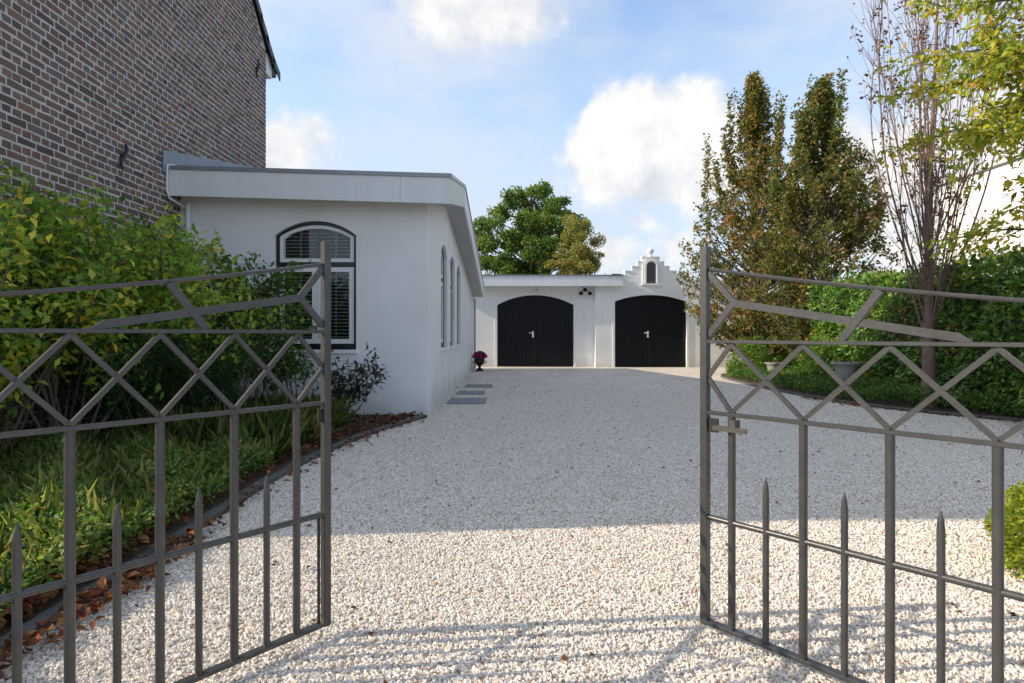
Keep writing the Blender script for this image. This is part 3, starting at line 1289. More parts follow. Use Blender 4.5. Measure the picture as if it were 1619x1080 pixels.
for z in np.linspace(2.86, 3.34, 6):
    mb.tube([MP(n0, z, .03), MP(n1, z, .03)], .005, 5)
    for q in range(5):
        x = n0 + (n1 - n0) * (q + .5) / 5
        mb.tube([MP(x + .024 * math.cos(a), z + .045 + .024 * math.sin(a), .03) for a in np.linspace(0, 6.28, 9)], .004, 4, cap=False)
mb.build('grille', M_iron, niche)
# finial: small bust-like ball on a foot
mb = MB()
mb.lathe((CX, YP + .09, 3.653), [(.11, 0), (.11, .02), (.06, .04), (.045, .07), (.08, .10), (.118, .15), (.125, .20), (.10, .25), (.055, .285), (.02, .295)], 18)
mb.build('finial', M_white_paint, garage, smooth='auto')


# boards along the roof edge, joints like the photo's
def board(a, b, z0, z1, y, m=M_fascia):
    MB().box(a + .002, b - .002, y, y + .03, z0, z1).build('fascia_board', m, garage, bevel=.003)


board(-1.5, .62, 2.66, 2.99, YP - .22)
board(.62, 3.80, 2.66, 2.99, YP - .22)
board(5.70, 8.3, 2.60, 2.86, YP - .20)
MB().box(-2.3, 3.80, YP - .188, YG - .002, 2.70, 2.72).build('soffit', M_fascia, garage)
MB().box(3.77, 3.80, YP - .188, YP - .002, 2.66, 2.99).build('fascia_end', M_fascia, garage)
mb = MB()
mb.box(-2.3, 3.82, YP - .24, YP - .12, 2.992, 3.03)
mb.build('roof_trim', M_cap, garage)
mb = MB()
mb.box(-2.3, 3.6, YP - .11, 26.5, 2.96, 3.0)
mb.box(3.6, 8.3, YP + .22, 26.5, 2.80, 2.84)
mb.build('roof', M_roofing, garage)
MB().box(-2.3, 8.3, YG + .6, 26.4, 0, 2.79).build('rear_walls', M_plaster_garage, garage)
mb = MB()
mb.box(3.42, 3.72, YP - .30, YP - .10, 3.035, 3.055)
mb.build('roof_outlet', M_zinc, garage)


def garage_door(M, op):
    x0, x1, z0, zs_, zc = op
    # raised band round the opening
    mb = MB()
    ring_o = arch_path(x0 - .075, x1 + .075, .0, zs_ + .03, zc + .085, 16)
    ring_i = arch_path(x0, x1, .0, zs_, zc, 16)
    n = len(ring_o)
    v, f = [], []
    for (a, b), (c, e) in zip(ring_o, ring_i):
        v += [M(a, b, .022), M(c, e, .022), M(a, b, .001), M(c, e, .001)]
    for i in range(n - 1):
        j = i + 1
        f += [(4 * i, 4 * j, 4 * j + 1, 4 * i + 1), (4 * i + 1, 4 * j + 1, 4 * j + 3, 4 * i + 3), (4 * i, 4 * i + 2, 4 * j + 2, 4 * j)]
    mb.add(v, f)
    mb.build('door_surround', M_white_paint, garage)
    mid = (x0 + x1) / 2
    g = .008
    for side, (l, r_) in enumerate(((x0 + g, mid - .004), (mid + .004, x1 - g))):
        mb = MB()
        path = [(l, .015)] + [(x, arch_z(min(max(x, x0 + 1e-4), x1 - 1e-4), x0, x1, zs_, zc) - g) for x in np.linspace(l, r_, 9)] + [(r_, .015)]
        slab(mb, M, path, -.115, -.14)
        door = mb.build('garage_door', M_black, garage)
        n_p = 9
        for i in range(n_p):
            a = l + (r_ - l) * i / n_p + .0016
            b = l + (r_ - l) * (i + 1) / n_p - .0016
            za, zb = (arch_z(min(max(q, x0 + 1e-4), x1 - 1e-4), x0, x1, zs_, zc) - g - .004 for q in (a, b))
            zm = arch_z((a + b) / 2, x0, x1, zs_, zc) - g - .004
            mb = MB()
            slab(mb, M, [(a, .02), (a, za), ((a + b) / 2, zm), (b, zb), (b, .02)], -.095 - random.uniform(0, .002), -.1145)
            mb.build('plank', M_door, door, bevel=.004)
        if side == 0:
            mb = MB()
            hx = r_ - .075
            slab(mb, M, [(hx - .03, .98), (hx + .03, .98), (hx + .03, 1.19), (hx - .03, 1.19)], -.082, -.094)
            mb.tube([M(hx, 1.13, -.082), M(hx, 1.13, -.03)], .014, 8)
            mb.tube([M(hx + .012, 1.13, -.035), M(hx - .13, 1.132, -.035)], .014, 8)
            mb.build('handle', M_white_paint, door)
        else:
            mb = MB()
            slab(mb, M, [(mid - .022, .02), (mid + .03, .02), (mid + .03, zc - .05), (mid - .022, zc - .05)], -.078, -.094)
            mb.build('cover_strip', M_black, door, bevel=.004)


garage_door(MG, D1)
garage_door(MP, D2)

cm = empty('security_camera', (1.0, YG, 2.55), 'tiny dark camera in a white box above the first garage door', 'camera')
MB().box(.955, 1.045, YG - .06, YG - .001, 2.50, 2.62).build('housing', M_white_paint, cm, bevel=.006)
MB().tube([(1.0, YG - .061, 2.565), (1.0, YG - .085, 2.565)], .022, 12).build('lens', M_black, cm)
fl = empty('floodlight', (2.62, YG, 2.48), 'black twin spotlight with sensor on the white wall between the garage doors', 'floodlight')
mb = MB()
mb.box(2.57, 2.67, YG - .05, YG - .001, 2.52, 2.63)
mb.tube([(2.62, YG - .05, 2.56), (2.62, YG - .12, 2.54)], .03, 10)
mb.build('sensor', M_black, fl)
for sg in (-1, 1):
    mb = MB()
    mb.tube([(2.62 + sg * .03, YG - .06, 2.55), (2.62 + sg * .12, YG - .10, 2.50)], .012, 8)
    mb.lathe((2.62 + sg * .15, YG - .13, 2.40), [(.075, 0), (.078, .02), (.06, .06), (.035, .10), (.01, .115)], 14)
    mb.build('spot_head', M_black, fl, smooth='auto')

# stepping stones beside the side wall
for i, (x, y, w, d, lab) in enumerate([(-.64, 9.85, .60, .78, 'grey paving slab in the gravel, nearest of three by the wall'), (-.66, 11.2, .50, .55, 'grey paving slab in the gravel, middle of three by the wall'), (-.58, 12.75, .56, .62, 'grey paving slab in the gravel, third from the front, nearest the flower urn')]):
    o = MB().box(x - w / 2, x + w / 2, y - d / 2, y + d / 2, -.03, .024).build('stepping_stone', M_slabs, None, bevel=.006)
    tag(o, lab, 'paving slab', 'stepping stones along the side wall')

# iron urn with flowers
ux, uy = -.80, 17.95
urn = empty('flower_urn', (ux, uy, 0), 'black iron urn planted with purple flowers at the garage corner', 'flower urn')
mb = MB()
mb.box(ux - .11, ux + .11, uy - .11, uy + .11, .002, .04)
mb.lathe((ux, uy, .04), [(.09, 0), (.085, .03), (.04, .06), (.035, .10), (.07, .13), (.13, .19), (.15, .27), (.145, .33), (.19, .36), (.19, .375), (.15, .365), (.13, .34)], 20)
for sg in (-1, 1):
    mb.tube([(ux + sg * (.13 + .07 * math.sin(a)), uy, .22 + .09 * a / 3.14) for a in np.linspace(0, 3.14, 7)], .012, 6)
mb.build('urn_bowl', M_iron, urn, smooth='auto')
n = 1500
d = unit(RNG.normal(0, 1, (n, 3)))
d[:, 2] = np.abs(d[:, 2]) * .9 - .1
p = np.array([ux, uy, .42]) + d * np.array([.21, .21, .20]) * (.55 + .45 * RNG.random((n, 1)))
leaves('blossoms', M_petal, p, d + RNG.normal(0, .5, (n, 3)), d, RNG.uniform(.03, .05, n), RNG.uniform(.03, .045, n), pick_cols(n, [(.36, .02, .17), (.46, .05, .26), (.24, .015, .09), (.03, .06, .015)], [5, 3, 3, 1.5]), urn)


def stone_urn(x, y, s, label):
    u = empty('stone_urn', (x, y, 0), label, 'stone urn', 'stone urns in the right bed')
    mb = MB()
    mb.box(x - .15 * s, x + .15 * s, y - .15 * s, y + .15 * s, .02, .10 * s)
    mb.lathe((x, y, .10 * s), [(.13 * s, 0), (.12 * s, .03 * s), (.06 * s, .08 * s), (.06 * s, .14 * s), (.10 * s, .18 * s), (.15 * s, .25 * s), (.165 * s, .36 * s), (.19 * s, .44 * s), (.235 * s, .48 * s), (.235 * s, .51 * s), (.19 * s, .50 * s), (.17 * s, .46 * s)], 22)
    mb.build('urn_bowl', M_stone, u, smooth='auto')
    n = 160
    p = np.array([x, y, .57 * s]) + RNG.normal(0, .08 * s, (n, 3)) * np.array([1, 1, .25])
    leaves('dry_plants', M_leaf_dry, p, RNG.normal(0, .4, (n, 3)) + np.array([0, 0, .7]), rand_normals(n), RNG.uniform(.02, .05, n), RNG.uniform(.01, .03, n), pick_cols(n, [(.16, .09, .04), (.25, .16, .07), (.07, .09, .03)], [3, 2, 1]), u)


stone_urn(5.93, 10.62, 1.0, 'weathered stone urn with a wide rim standing in the ground cover')
stone_urn(5.85, 13.3, .78, 'smaller pale stone urn half hidden by the bushes under the left beech')

# ================================================================== GATES


def make_gate(sgn, end, dirv, L, S, t1, Zs, label):
    """sgn +1 right leaf, -1 left leaf. end = foot of the free stile, dirv = horizontal direction to the hinge"""
    ex, ey = end
    dx, dy = dirv
    nx, ny = -dy, dx
    if ny > 0:
        nx, ny = -nx, -ny
    zb, zm, zl, zu, zr, zp = Zs
    g = empty('gate', (ex + dx * L, ey + dy * L, 0), label, 'gate', 'pair of open driveway gates')
    P = lambda t, z, d=0.0: Vector((ex + dx * t + nx * d, ey + dy * t + ny * d, z))
    fw = Vector((nx, ny, 0))
    # stiles
    MB().bar(P(0, zb - .01), P(0, zp), .028, .028, up=fw).build('end_post', M_gate, g, bevel=.002)
    MB().bar(P(L, 0.0), P(L, zr), .05, .05, up=fw).build('hinge_post', M_gate, g, bevel=.003)
    if sgn < 0:
        MB().tube([P(.030, zb + .008), P(.030, zm - .01)], .0055, 8).build('drop_bolt', M_iron, g)

    def zrod(t):
        return zr - .205 * t + .0372 * t * t
    MB().tube([P(t, zrod(t)) for t in np.linspace(.012, L - .02, 15)], .0065, 8).build('top_rod', M_gate, g, smooth='auto')
    # rails
    MB().bar(P(.013, zu), P(L - .025, zu), .026, .012).build('rail', M_gate, g, bevel=.0015)
    MB().bar(P(.013, zl), P(L - .025, zl), .024, .013).build('rail', M_gate, g, bevel=.0015)
    MB().tube([P(t, zm) for t in np.linspace(.012, L - .024, 3)], .0105, 10).build('rail', M_gate, g, smooth='auto')
    MB().bar(P(-.012, zb), P(L - .025, zb), .030, .014).build('rail', M_gate, g, bevel=.0015)
    k = 0
    t = t1
    bars = []
    while t < L - .05:
        bars.append(t)
        t += S
    for t in bars:
        MB().tube([P(t, zb + .007), P(t, zl - .006)], .0132, 12).build('bar', M_gate, g, smooth='auto')
    sp = [t + S / 2 for t in bars if t + S / 2 < L - .04]
    zt = zm + .182
    for t in sp:
        MB().tube([P(t, zb + .007), P(t, zt - .055), P(t, zt - .028), P(t, zt)], [.0108, .0108, .0082, .0012], 10).build('spike', M_gate, g, smooth='auto')
    # lattice between the two flat rails
    za, zc = zl + .008, zu - .008
    zmid = (za + zc) / 2
    w = .0135
    nodes = [0.0] + bars
    MB().bar(P(.012, zmid), P(bars[0] - .002, zc), w, w, up=fw).build('lattice_bar', M_gate, g)
    MB().bar(P(.012, zmid), P(bars[0] - .002, za), w, w, up=fw).build('lattice_bar', M_gate, g)
    for a, b in zip(bars[:-1], bars[1:]):
        MB().bar(P(a, zc, .002), P(b, za, .002), w, w, up=fw).build('lattice_bar', M_gate, g)
        MB().bar(P(a, za, -.002), P(b, zc, -.002), w, w, up=fw).build('lattice_bar', M_gate, g)
    # arrow ornament of flat bars
    J, T = .093, bars  # fork
    f = lambda t, z, d=0: P(t, z, d)
    zj = zr - .128
    kk = 1.0 if sgn > 0 else .925
    ta, tb = .115 * kk, .795 * kk
    w2, th = .023, .014

    def flat(a, b, n, wd=w2):
        MB().bar(a, b, th, wd, up=Vector((0, 0, 1)) if abs((b - a).normalized().z) < .9 else fw).build(n, M_gate, g, bevel=.0015)
    flat(f(.014, zr - .016), f(ta, zj), 'brace')
    flat(f(.014, zu + .022), f(ta, zj), 'brace')
    mb = MB()
    # long shaft, its end rounded down onto the rail
    q = [(ta - .01, zj), (tb - .10, zu + .030), (tb - .03, zu + .020), (tb, zu + .006)]
    hw = [.0125, .012, .0105, .002]
    poly = [f(t, z + h, -th / 2) for (t, z), h in zip(q, hw)] + [f(t, z - h if i < 2 else zu + .0065, -th / 2) for i, ((t, z), h) in reversed(list(enumerate(zip(q, hw))))]
    mb.prism(poly, fw * th)
    mb.build('arrow_shaft', M_gate, g)
    tc_ = .51 * kk
    zc2 = zj + (zu + .030 - zj) * (tc_ - ta) / (tb - .10 - ta)
    flat(f(tc_ + .066, zrod(tc_ + .066) - .004, .003), f(tc_ - .042, zu + .006, .003), 'cross_bar')
    # latch under the rail
    mb = MB()
    e_ = .052 if sgn > 0 else .034
    mb.bar(P(.016, zl - .045, .0), P(e_, zl - .045, .0), .010, .05)
    mb.build('latch_eye', M_iron, g)
    if sgn > 0:
        mb = MB()
        mb.bar(P(.05, zl - .048, .03), P(.175, zl - .048, .03), .008, .018)
        mb.bar(P(.125, zl - .034, .0), P(.125, zl - .034, .034), .022, .036)
        mb.build('latch_bolt', mat('worn_zinc', (.045, .043, .038), (.08, .075, .06), .6, 60), g)
    return g


make_gate(1, (.726, 2.22), (.643, -.766), 1.98, .2475, .105, (.052, .434, .815, 1.072, 1.338, 1.419), 'open steel gate on the right with a latch bolt below its lattice')
make_gate(-1, (-.658, 2.21), (-.635, -.773), 1.98, .2215, .118, (.050, .446, .850, 1.108, 1.355, 1.437), 'open steel gate on the left in front of the shrub')

# ================================================================== NEIGHBOUR
nb = empty('neighbour_building', (13, 9, 0), 'plain white building behind the hedge on the right', 'building')
MB().box(9.2, 17, 5.5, 12.9, -.05, 4.25).build('wall', M_plaster, nb)
MB().box(9.12, 17.1, 5.4, 13.0, 4.252, 4.34).build('roof_edge', M_fascia, nb)
# ================================================================== HEDGE, SHRUBS, TREES


def shell_leaves(x0, x1, y0, y1, z1, dens, ln, wd, pal, wts, name, m, parent, faces='lftb', depth=.17, bumps=.08):
    """leaf blades over the faces of a clipped hedge, with hollows and bulges"""
    P, Nn = [], []
    spec = {'l': ((x0, None), (y0, y1), (0.05, z1), (-1, 0, 0)), 'f': ((x0, x1), (y0, None), (0.05, z1), (0, -1, 0)), 't': ((x0, x1), (y0, y1), (z1, None), (0, 0, 1)), 'b': ((x0, x1), (y1, None), (.05, z1), (0, 1, 0))}
    for k in faces:
        rx, ry, rz, nn = spec[k]
        ext = [r_[1] - r_[0] if r_[1] is not None else 1 for r_ in (rx, ry, rz)]
        n = int(dens * np.prod(ext))
        p = np.stack([np.full(n, r_[0]) if r_[1] is None else RNG.uniform(r_[0], r_[1], n) for r_ in (rx, ry, rz)], 1)
        nv = np.array(nn, float)
        b = bumps * (np.sin(p[:, 1] * 2.1 + 1.3 * p[:, 2]) * np.sin(p[:, 2] * 3.3 + p[:, 0] * 2) + .6 * np.sin(p[:, 1] * 5.7 + p[:, 2] * 4.1 + p[:, 0] * 5))
        off = b - depth * RNG.random(n) ** 1.4 + RNG.normal(0, .02, n)
        P.append(p + nv * off[:, None])
        Nn.append(np.repeat(nv[None], n, 0))
    P, Nn = np.concatenate(P), np.concatenate(Nn)
    n = len(P)
    D = Nn * .55 + RNG.normal(0, .55, (n, 3)) + np.array([0, 0, .12])
    U = Nn * .6 + RNG.normal(0, .4, (n, 3)) + np.array([0, 0, .8])
    g = (np.floor(P[:, 1] * 4) * 31 + np.floor(P[:, 2] * 4) * 7 + np.floor(P[:, 0] * 4)).astype(int)
    g = g - g.min()
    return leaves(name, m, P, D, U, RNG.uniform(ln * .7, ln * 1.25, n), RNG.uniform(wd * .7, wd * 1.2, n), pick_cols(n, pal, wts, g), parent, rich=True)


hedge = empty('hedge', (7.0, 12, 0), 'tall clipped laurel hedge behind the right bed', 'hedge')
MB().box(6.72, 7.75, 4.6, 12.8, .03, 1.90).build('twigs', M_bark_dark, hedge)
HPAL = [(.07, .15, .03), (.11, .24, .04), (.16, .31, .05), (.23, .34, .05), (.32, .30, .055), (.40, .24, .07)]
shell_leaves(6.5, 7.9, 4.5, 13.0, 2.12, 950, .105, .05, HPAL, [4, 5, 4, 1.6, .5, .12], 'foliage', M_leaf_gloss, hedge, 'lfb')
shell_leaves(6.5, 7.9, 4.5, 13.0, 2.12, 450, .105, .05, HPAL, [3, 5, 4, 2.2, .8, .2], 'foliage', M_leaf_gloss, hedge, 't')


MB().box(8.1, 8.9, 12.9, 20.0, .03, 1.90).build('twigs', M_bark_dark, hedge)
shell_leaves(7.9, 9.0, 12.8, 20.1, 2.15, 800, .11, .055, HPAL, [4, 5, 4, 1.6, .5, .12], 'foliage', M_leaf_gloss, hedge, 'lft')


def in_poly(x, y, poly):
    ins = np.zeros(len(x), bool)
    j = len(poly) - 1
    for i in range(len(poly)):
        xi, yi = poly[i]
        xj, yj = poly[j]
        c = ((yi > y) != (yj > y)) & (x < (xj - xi) * (y - yi) / (yj - yi + 1e-12) + xi)
        ins ^= c
        j = i
    return ins


def ground_cover(name, poly, box, dens, ln, wd, hfun, pal, wts, label, m=None):
    x0, x1, y0, y1 = box
    n = int(dens * (x1 - x0) * (y1 - y0))
    x, y = RNG.uniform(x0, x1, n), RNG.uniform(y0, y1, n)
    k = in_poly(x, y, poly)
    x, y = x[k], y[k]
    n = len(x)
    h = hfun(x, y)
    z = .035 + h * (1 - .75 * RNG.random(n) ** 1.7)
    P = np.stack([x, y, z], 1)
    D = RNG.normal(0, .7, (n, 3)) + np.array([0, 0, .25])
    g = (np.floor(x * 5) * 57 + np.floor(y * 5)).astype(int)
    g -= g.min()
    o = leaves(name, m or M_leaf, P, D, rand_normals(n, 1.0), RNG.uniform(ln * .6, ln * 1.3, n), RNG.uniform(wd * .7, wd * 1.2, n), pick_cols(n, pal, wts, g), None, rich=True)
    tag(o, label, 'ground cover', kind='stuff')
    return o


GPAL = [(.06, .13, .03), (.095, .19, .045), (.14, .25, .055), (.23, .30, .075), (.38, .39, .15)]
bump_h = lambda x, y: .10 + .09 * (np.sin(x * 3.1 + y * 2.0) * np.sin(y * 2.7 - x) * .5 + .5) + .05 * np.sin(x * 9 + y * 7)
cover_r = [(7.6, 6.95), (7.0, 7.22), (6.45, 7.68), (5.92, 8.42), (5.5, 9.25), (5.32, 10.2), (5.24, 11.4), (5.26, 12.8), (5.36, 14.2), (5.55, 15.3), (5.9, 16.1), (6.5, 16.6), (6.9, 16.6), (6.9, 6.95)]
ground_cover('ground_cover', cover_r, (5.2, 6.9, 6.9, 16.7), 2600, .05, .028, lambda x, y: bump_h(x, y) + .08, GPAL, [5, 5, 3, .8, .3], 'low dark green ground cover along the right bed')
cover_l = [(-4.25, .4), (-1.80, .4), (-1.80, 3.4), (-1.82, 4.6), (-1.95, 5.2), (-2.35, 5.7), (-2.9, 6.1), (-4.25, 6.1)]
ground_cover('ground_cover', cover_l, (-4.25, -1.8, .4, 6.1), 8200, .036, .021, lambda x, y: bump_h(x, y) * .95 + .05, GPAL, [3, 5, 5, 3, 3], 'low green ground cover filling the left bed')

# fine blades through the left ground cover
n = 9000
x, y = RNG.uniform(-4.2, -1.85, n), RNG.uniform(.6, 5.6, n)
k = in_poly(x, y, cover_l)
x, y = x[k], y[k]
n = len(x)
P = np.stack([x, y, .05 + .7 * bump_h(x, y)], 1)
D = np.stack([RNG.normal(0, .6, n), RNG.normal(0, .6, n), np.ones(n) * .8], 1)
o = leaves('grass', M_leaf, P, D, RNG.normal(0, 1, (n, 3)), RNG.uniform(.08, .2, n), RNG.uniform(.004, .008, n), pick_cols(n, [(.16, .22, .05), (.30, .33, .10), (.36, .31, .14), (.09, .15, .03)], [4, 3, 2, 3]), None, droop=.3)
tag(o, 'fine pale grass blades coming up through the left ground cover', 'grass', kind='stuff')

# grass tufts between shrub and drive
n = 5200
cx, cy = RNG.choice([-2.15, -2.35, -2.6, -2.05, -2.9], n), RNG.choice([5.6, 6.3, 5.2, 6.6], n)
P = np.stack([cx + RNG.normal(0, .10, n), cy + RNG.normal(0, .12, n), np.full(n, .04)], 1)
D = np.stack([RNG.normal(0, .45, n), RNG.normal(0, .45, n), np.ones(n)], 1)
o = leaves('grass', M_leaf, P, D, RNG.normal(0, 1, (n, 3)), RNG.uniform(.15, .45, n), RNG.uniform(.003, .006, n), pick_cols(n, [(.14, .21, .05), (.26, .29, .09), (.32, .27, .12), (.08, .14, .03)], [4, 3, 2, 3]), None, droop=.35)
tag(o, 'thin green and straw coloured grass below the shrub', 'grass', kind='stuff')


def shrub(name, feet, tips, per_foot, twig_len, per_twig, ln, wd, pal, wts, label, m, stem_m, stem_r=.012, spread=.05, rich=True, low=.35, group=None, wob=.1):
    """many stems from the feet, twigs from the upper part of each stem, leaves on the twigs"""
    cxy = np.mean(np.array(feet), 0)
    s = empty(name, (cxy[0], cxy[1], 0), label, 'shrub', group)
    mb, tw = MB(), []
    for fx, fy in feet:
        for _ in range(per_foot):
            tx, ty, tz = tips(fx, fy)
            a = Vector((fx + random.gauss(0, .05), fy + random.gauss(0, .05), .02))
            b = Vector((tx, ty, tz))
            mid = a.lerp(b, .5) + Vector((random.gauss(0, wob), random.gauss(0, wob), .12 * tz))
            pts = []
            for i in range(7):
                t = i / 6
                pts.append(a * (1 - t) ** 2 + mid * 2 * t * (1 - t) + b * t * t)
            mb.tube(pts, [stem_r * (1 - .8 * i / 6) for i in range(7)], 5, cap=False)
            for _k in range(random.randint(7, 11)):
                t = random.uniform(low, 1)
                p = a * (1 - t) ** 2 + mid * 2 * t * (1 - t) + b * t * t
                d = ((b - a).normalized() * .5 + Vector((random.gauss(0, .7), random.gauss(0, .7), random.gauss(.1, .5)))).normalized()
                q = p + d * twig_len * random.uniform(.5, 1.2)
                mb.tube([p, q], [.003, .001], 3, cap=False)
                tw.append((tuple(p), tuple(q)))
    mb.build('stems', stem_m, s, fix=False)
    P, D, G = twig_leaves(tw, per_twig, spread)
    n = len(P)
    keep = (P[:, 0] > XB + .03) & (P[:, 2] > .05) & ~((P[:, 1] > YW - .04) & (P[:, 0] < XW + .04))
    P, D, G = P[keep], D[keep], G[keep]
    n = len(P)
    leaves('foliage', m, P, D, rand_normals(n, 1.3), RNG.uniform(ln * .65, ln * 1.25, n), RNG.uniform(wd * .7, wd * 1.2, n), pick_cols(n, pal, wts, G), s, rich=rich)
    return s


SPAL = [(.085, .18, .035), (.14, .27, .045), (.22, .36, .06), (.35, .46, .07), (.56, .52, .07), (.64, .50, .07)]


def tips_big(fx, fy):
    # crown outline of the photo: high by the brick wall, falling towards the window
    x = min(max(fx + random.gauss(.05, .42), -4.2), -2.2)
    y = fy + random.gauss(-.1, .38)
    top = 2.42 - .42 * max(0, x + 3.9) - .03 * (y - 5)
    return x, y, top * random.uniform(.45, 1.0) ** .7


feet = [(-4.05, 4.4), (-4.0, 4.8), (-3.7, 5.1), (-4.0, 5.5), (-3.6, 5.7), (-3.9, 6.2), (-3.35, 6.0), (-3.5, 6.7), (-3.9, 6.9)]
shrub('shrub', feet, tips_big, 13, .36, 24, .075, .045, SPAL, [2, 4, 5, 5, 2.0, .6], 'tall loose shrub with yellowing green leaves against the brick wall', M_leaf, M_bark, .013, .06)


def tips_mid(fx, fy):
    return fx + random.gauss(.05, .28), fy + random.gauss(-.1, .22), random.uniform(.9, 1.95)


shrub('shrub', [(-3.0, 6.7), (-2.75, 6.95), (-2.5, 7.1)], tips_mid, 9, .3, 20, .07, .034, [(.045, .10, .022), (.07, .15, .03), (.11, .20, .038), (.22, .27, .05)], [4, 5, 3, 1.4], 'dark green shrub in front of the left part of the arched window', M_leaf, M_bark, .010, .05)


def tips_yew(fx, fy):
    return fx + random.gauss(0, .28), fy + random.gauss(-.05, .25), random.uniform(.55, 1.15)


shrub('yew_bush', [(-3.05, 5.6), (-2.8, 5.8), (-3.3, 5.4)], tips_yew, 9, .26, 60, .05, .007, [(.02, .06, .018), (.03, .09, .024), (.05, .12, .03)], [4, 4, 2], 'feathery dark green yew bush under the tall shrub', M_leaf, M_bark_dark, .010, .035, rich=False)


def tips_rh(fx, fy):
    return fx + random.gauss(0, .22), fy + random.gauss(-.05, .16), random.uniform(.35, .88)


shrub('small_shrub', [(-2.02, 7.35), (-1.95, 7.3)], tips_rh, 7, .18, 5, .085, .034, [(.02, .04, .02), (.035, .05, .025), (.06, .045, .03), (.04, .065, .025)], [4, 4, 2, 2], 'thin dark leaved shrub against the white front wall', M_leaf_gloss, M_bark_dark, .008, .03)


def ball_shrub(x, y, r_, zc, n, pal, wts, label):
    s = empty('globe_shrub', (x, y, 0), label, 'shrub')
    MB().tube([(x, y, .02), (x, y, zc)], [.03, .015], 6).build('stem', M_bark_dark, s)
    d = unit(RNG.normal(0, 1, (n, 3)))
    p = np.array([x, y, zc]) + d * (r_ * (.6 + .4 * RNG.random((n, 1)) ** .5) * (1 + .10 * np.sin(d[:, :1] * 9 + d[:, 2:] * 7)))
    k = p[:, 2] > .03
    p, d = p[k], d[k]
    n = len(p)
    leaves('foliage', M_leaf, p, d + RNG.normal(0, .5, (n, 3)), RNG.normal(0, 1, (n, 3)), RNG.uniform(.018, .034, n), RNG.uniform(.010, .016, n), pick_cols(n, pal, wts), s)


ball_shrub(2.56, 2.74, .29, .13, 16000, [(.26, .34, .04), (.40, .42, .05), (.13, .21, .03)], [4, 4, 2], 'bright yellow green globe shrub beside the right gate')


def bush_low(x, y, r_, h, n, ln, pal, wts, label):
    s = empty('bush', (x, y, 0), label, 'bush', 'bushes in the right bed')
    mb = MB()
    for _ in range(7):
        a = random.uniform(0, 6.28)
        mb.tube([(x, y, .02), (x + .6 * r_ * math.cos(a), y + .6 * r_ * math.sin(a), h * .8)], [.012, .004], 5, cap=False)
    mb.build('stems', M_bark_dark, s, fix=False)
    d = unit(RNG.normal(0, 1, (n, 3)))
    d[:, 2] = np.abs(d[:, 2])
    lump = 1 + .18 * np.sin(d[:, :1] * 6 + x) * np.sin(d[:, 1:2] * 5 + y)
    p = np.array([x, y, .05]) + d * np.array([r_, r_, h]) * lump * (.55 + .45 * RNG.random((n, 1)) ** .6)
    g = (np.floor(p[:, 0] * 6) * 91 + np.floor(p[:, 1] * 6) * 13 + np.floor(p[:, 2] * 6)).astype(int)
    leaves('foliage', M_leaf, p, d + RNG.normal(0, .6, (n, 3)), rand_normals(n), RNG.uniform(ln * .7, ln * 1.2, n), RNG.uniform(ln * .35, ln * .6, n), pick_cols(n, pal, wts, g - g.min()), s, rich=True)


bush_low(6.0, 14.9, .6, .95, 3200, .07, HPAL, [3, 4, 3, 2, 1, .5], 'rounded green bush under the left beech')
bush_low(6.25, 12.1, .5, .95, 3200, .07, HPAL, [5, 4, 2, 1, .4, .2], 'dark green bush behind the stone urns')


def tree_things(name, base, label, cat='tree', group=None):
    return empty(name, base, label, cat, group)


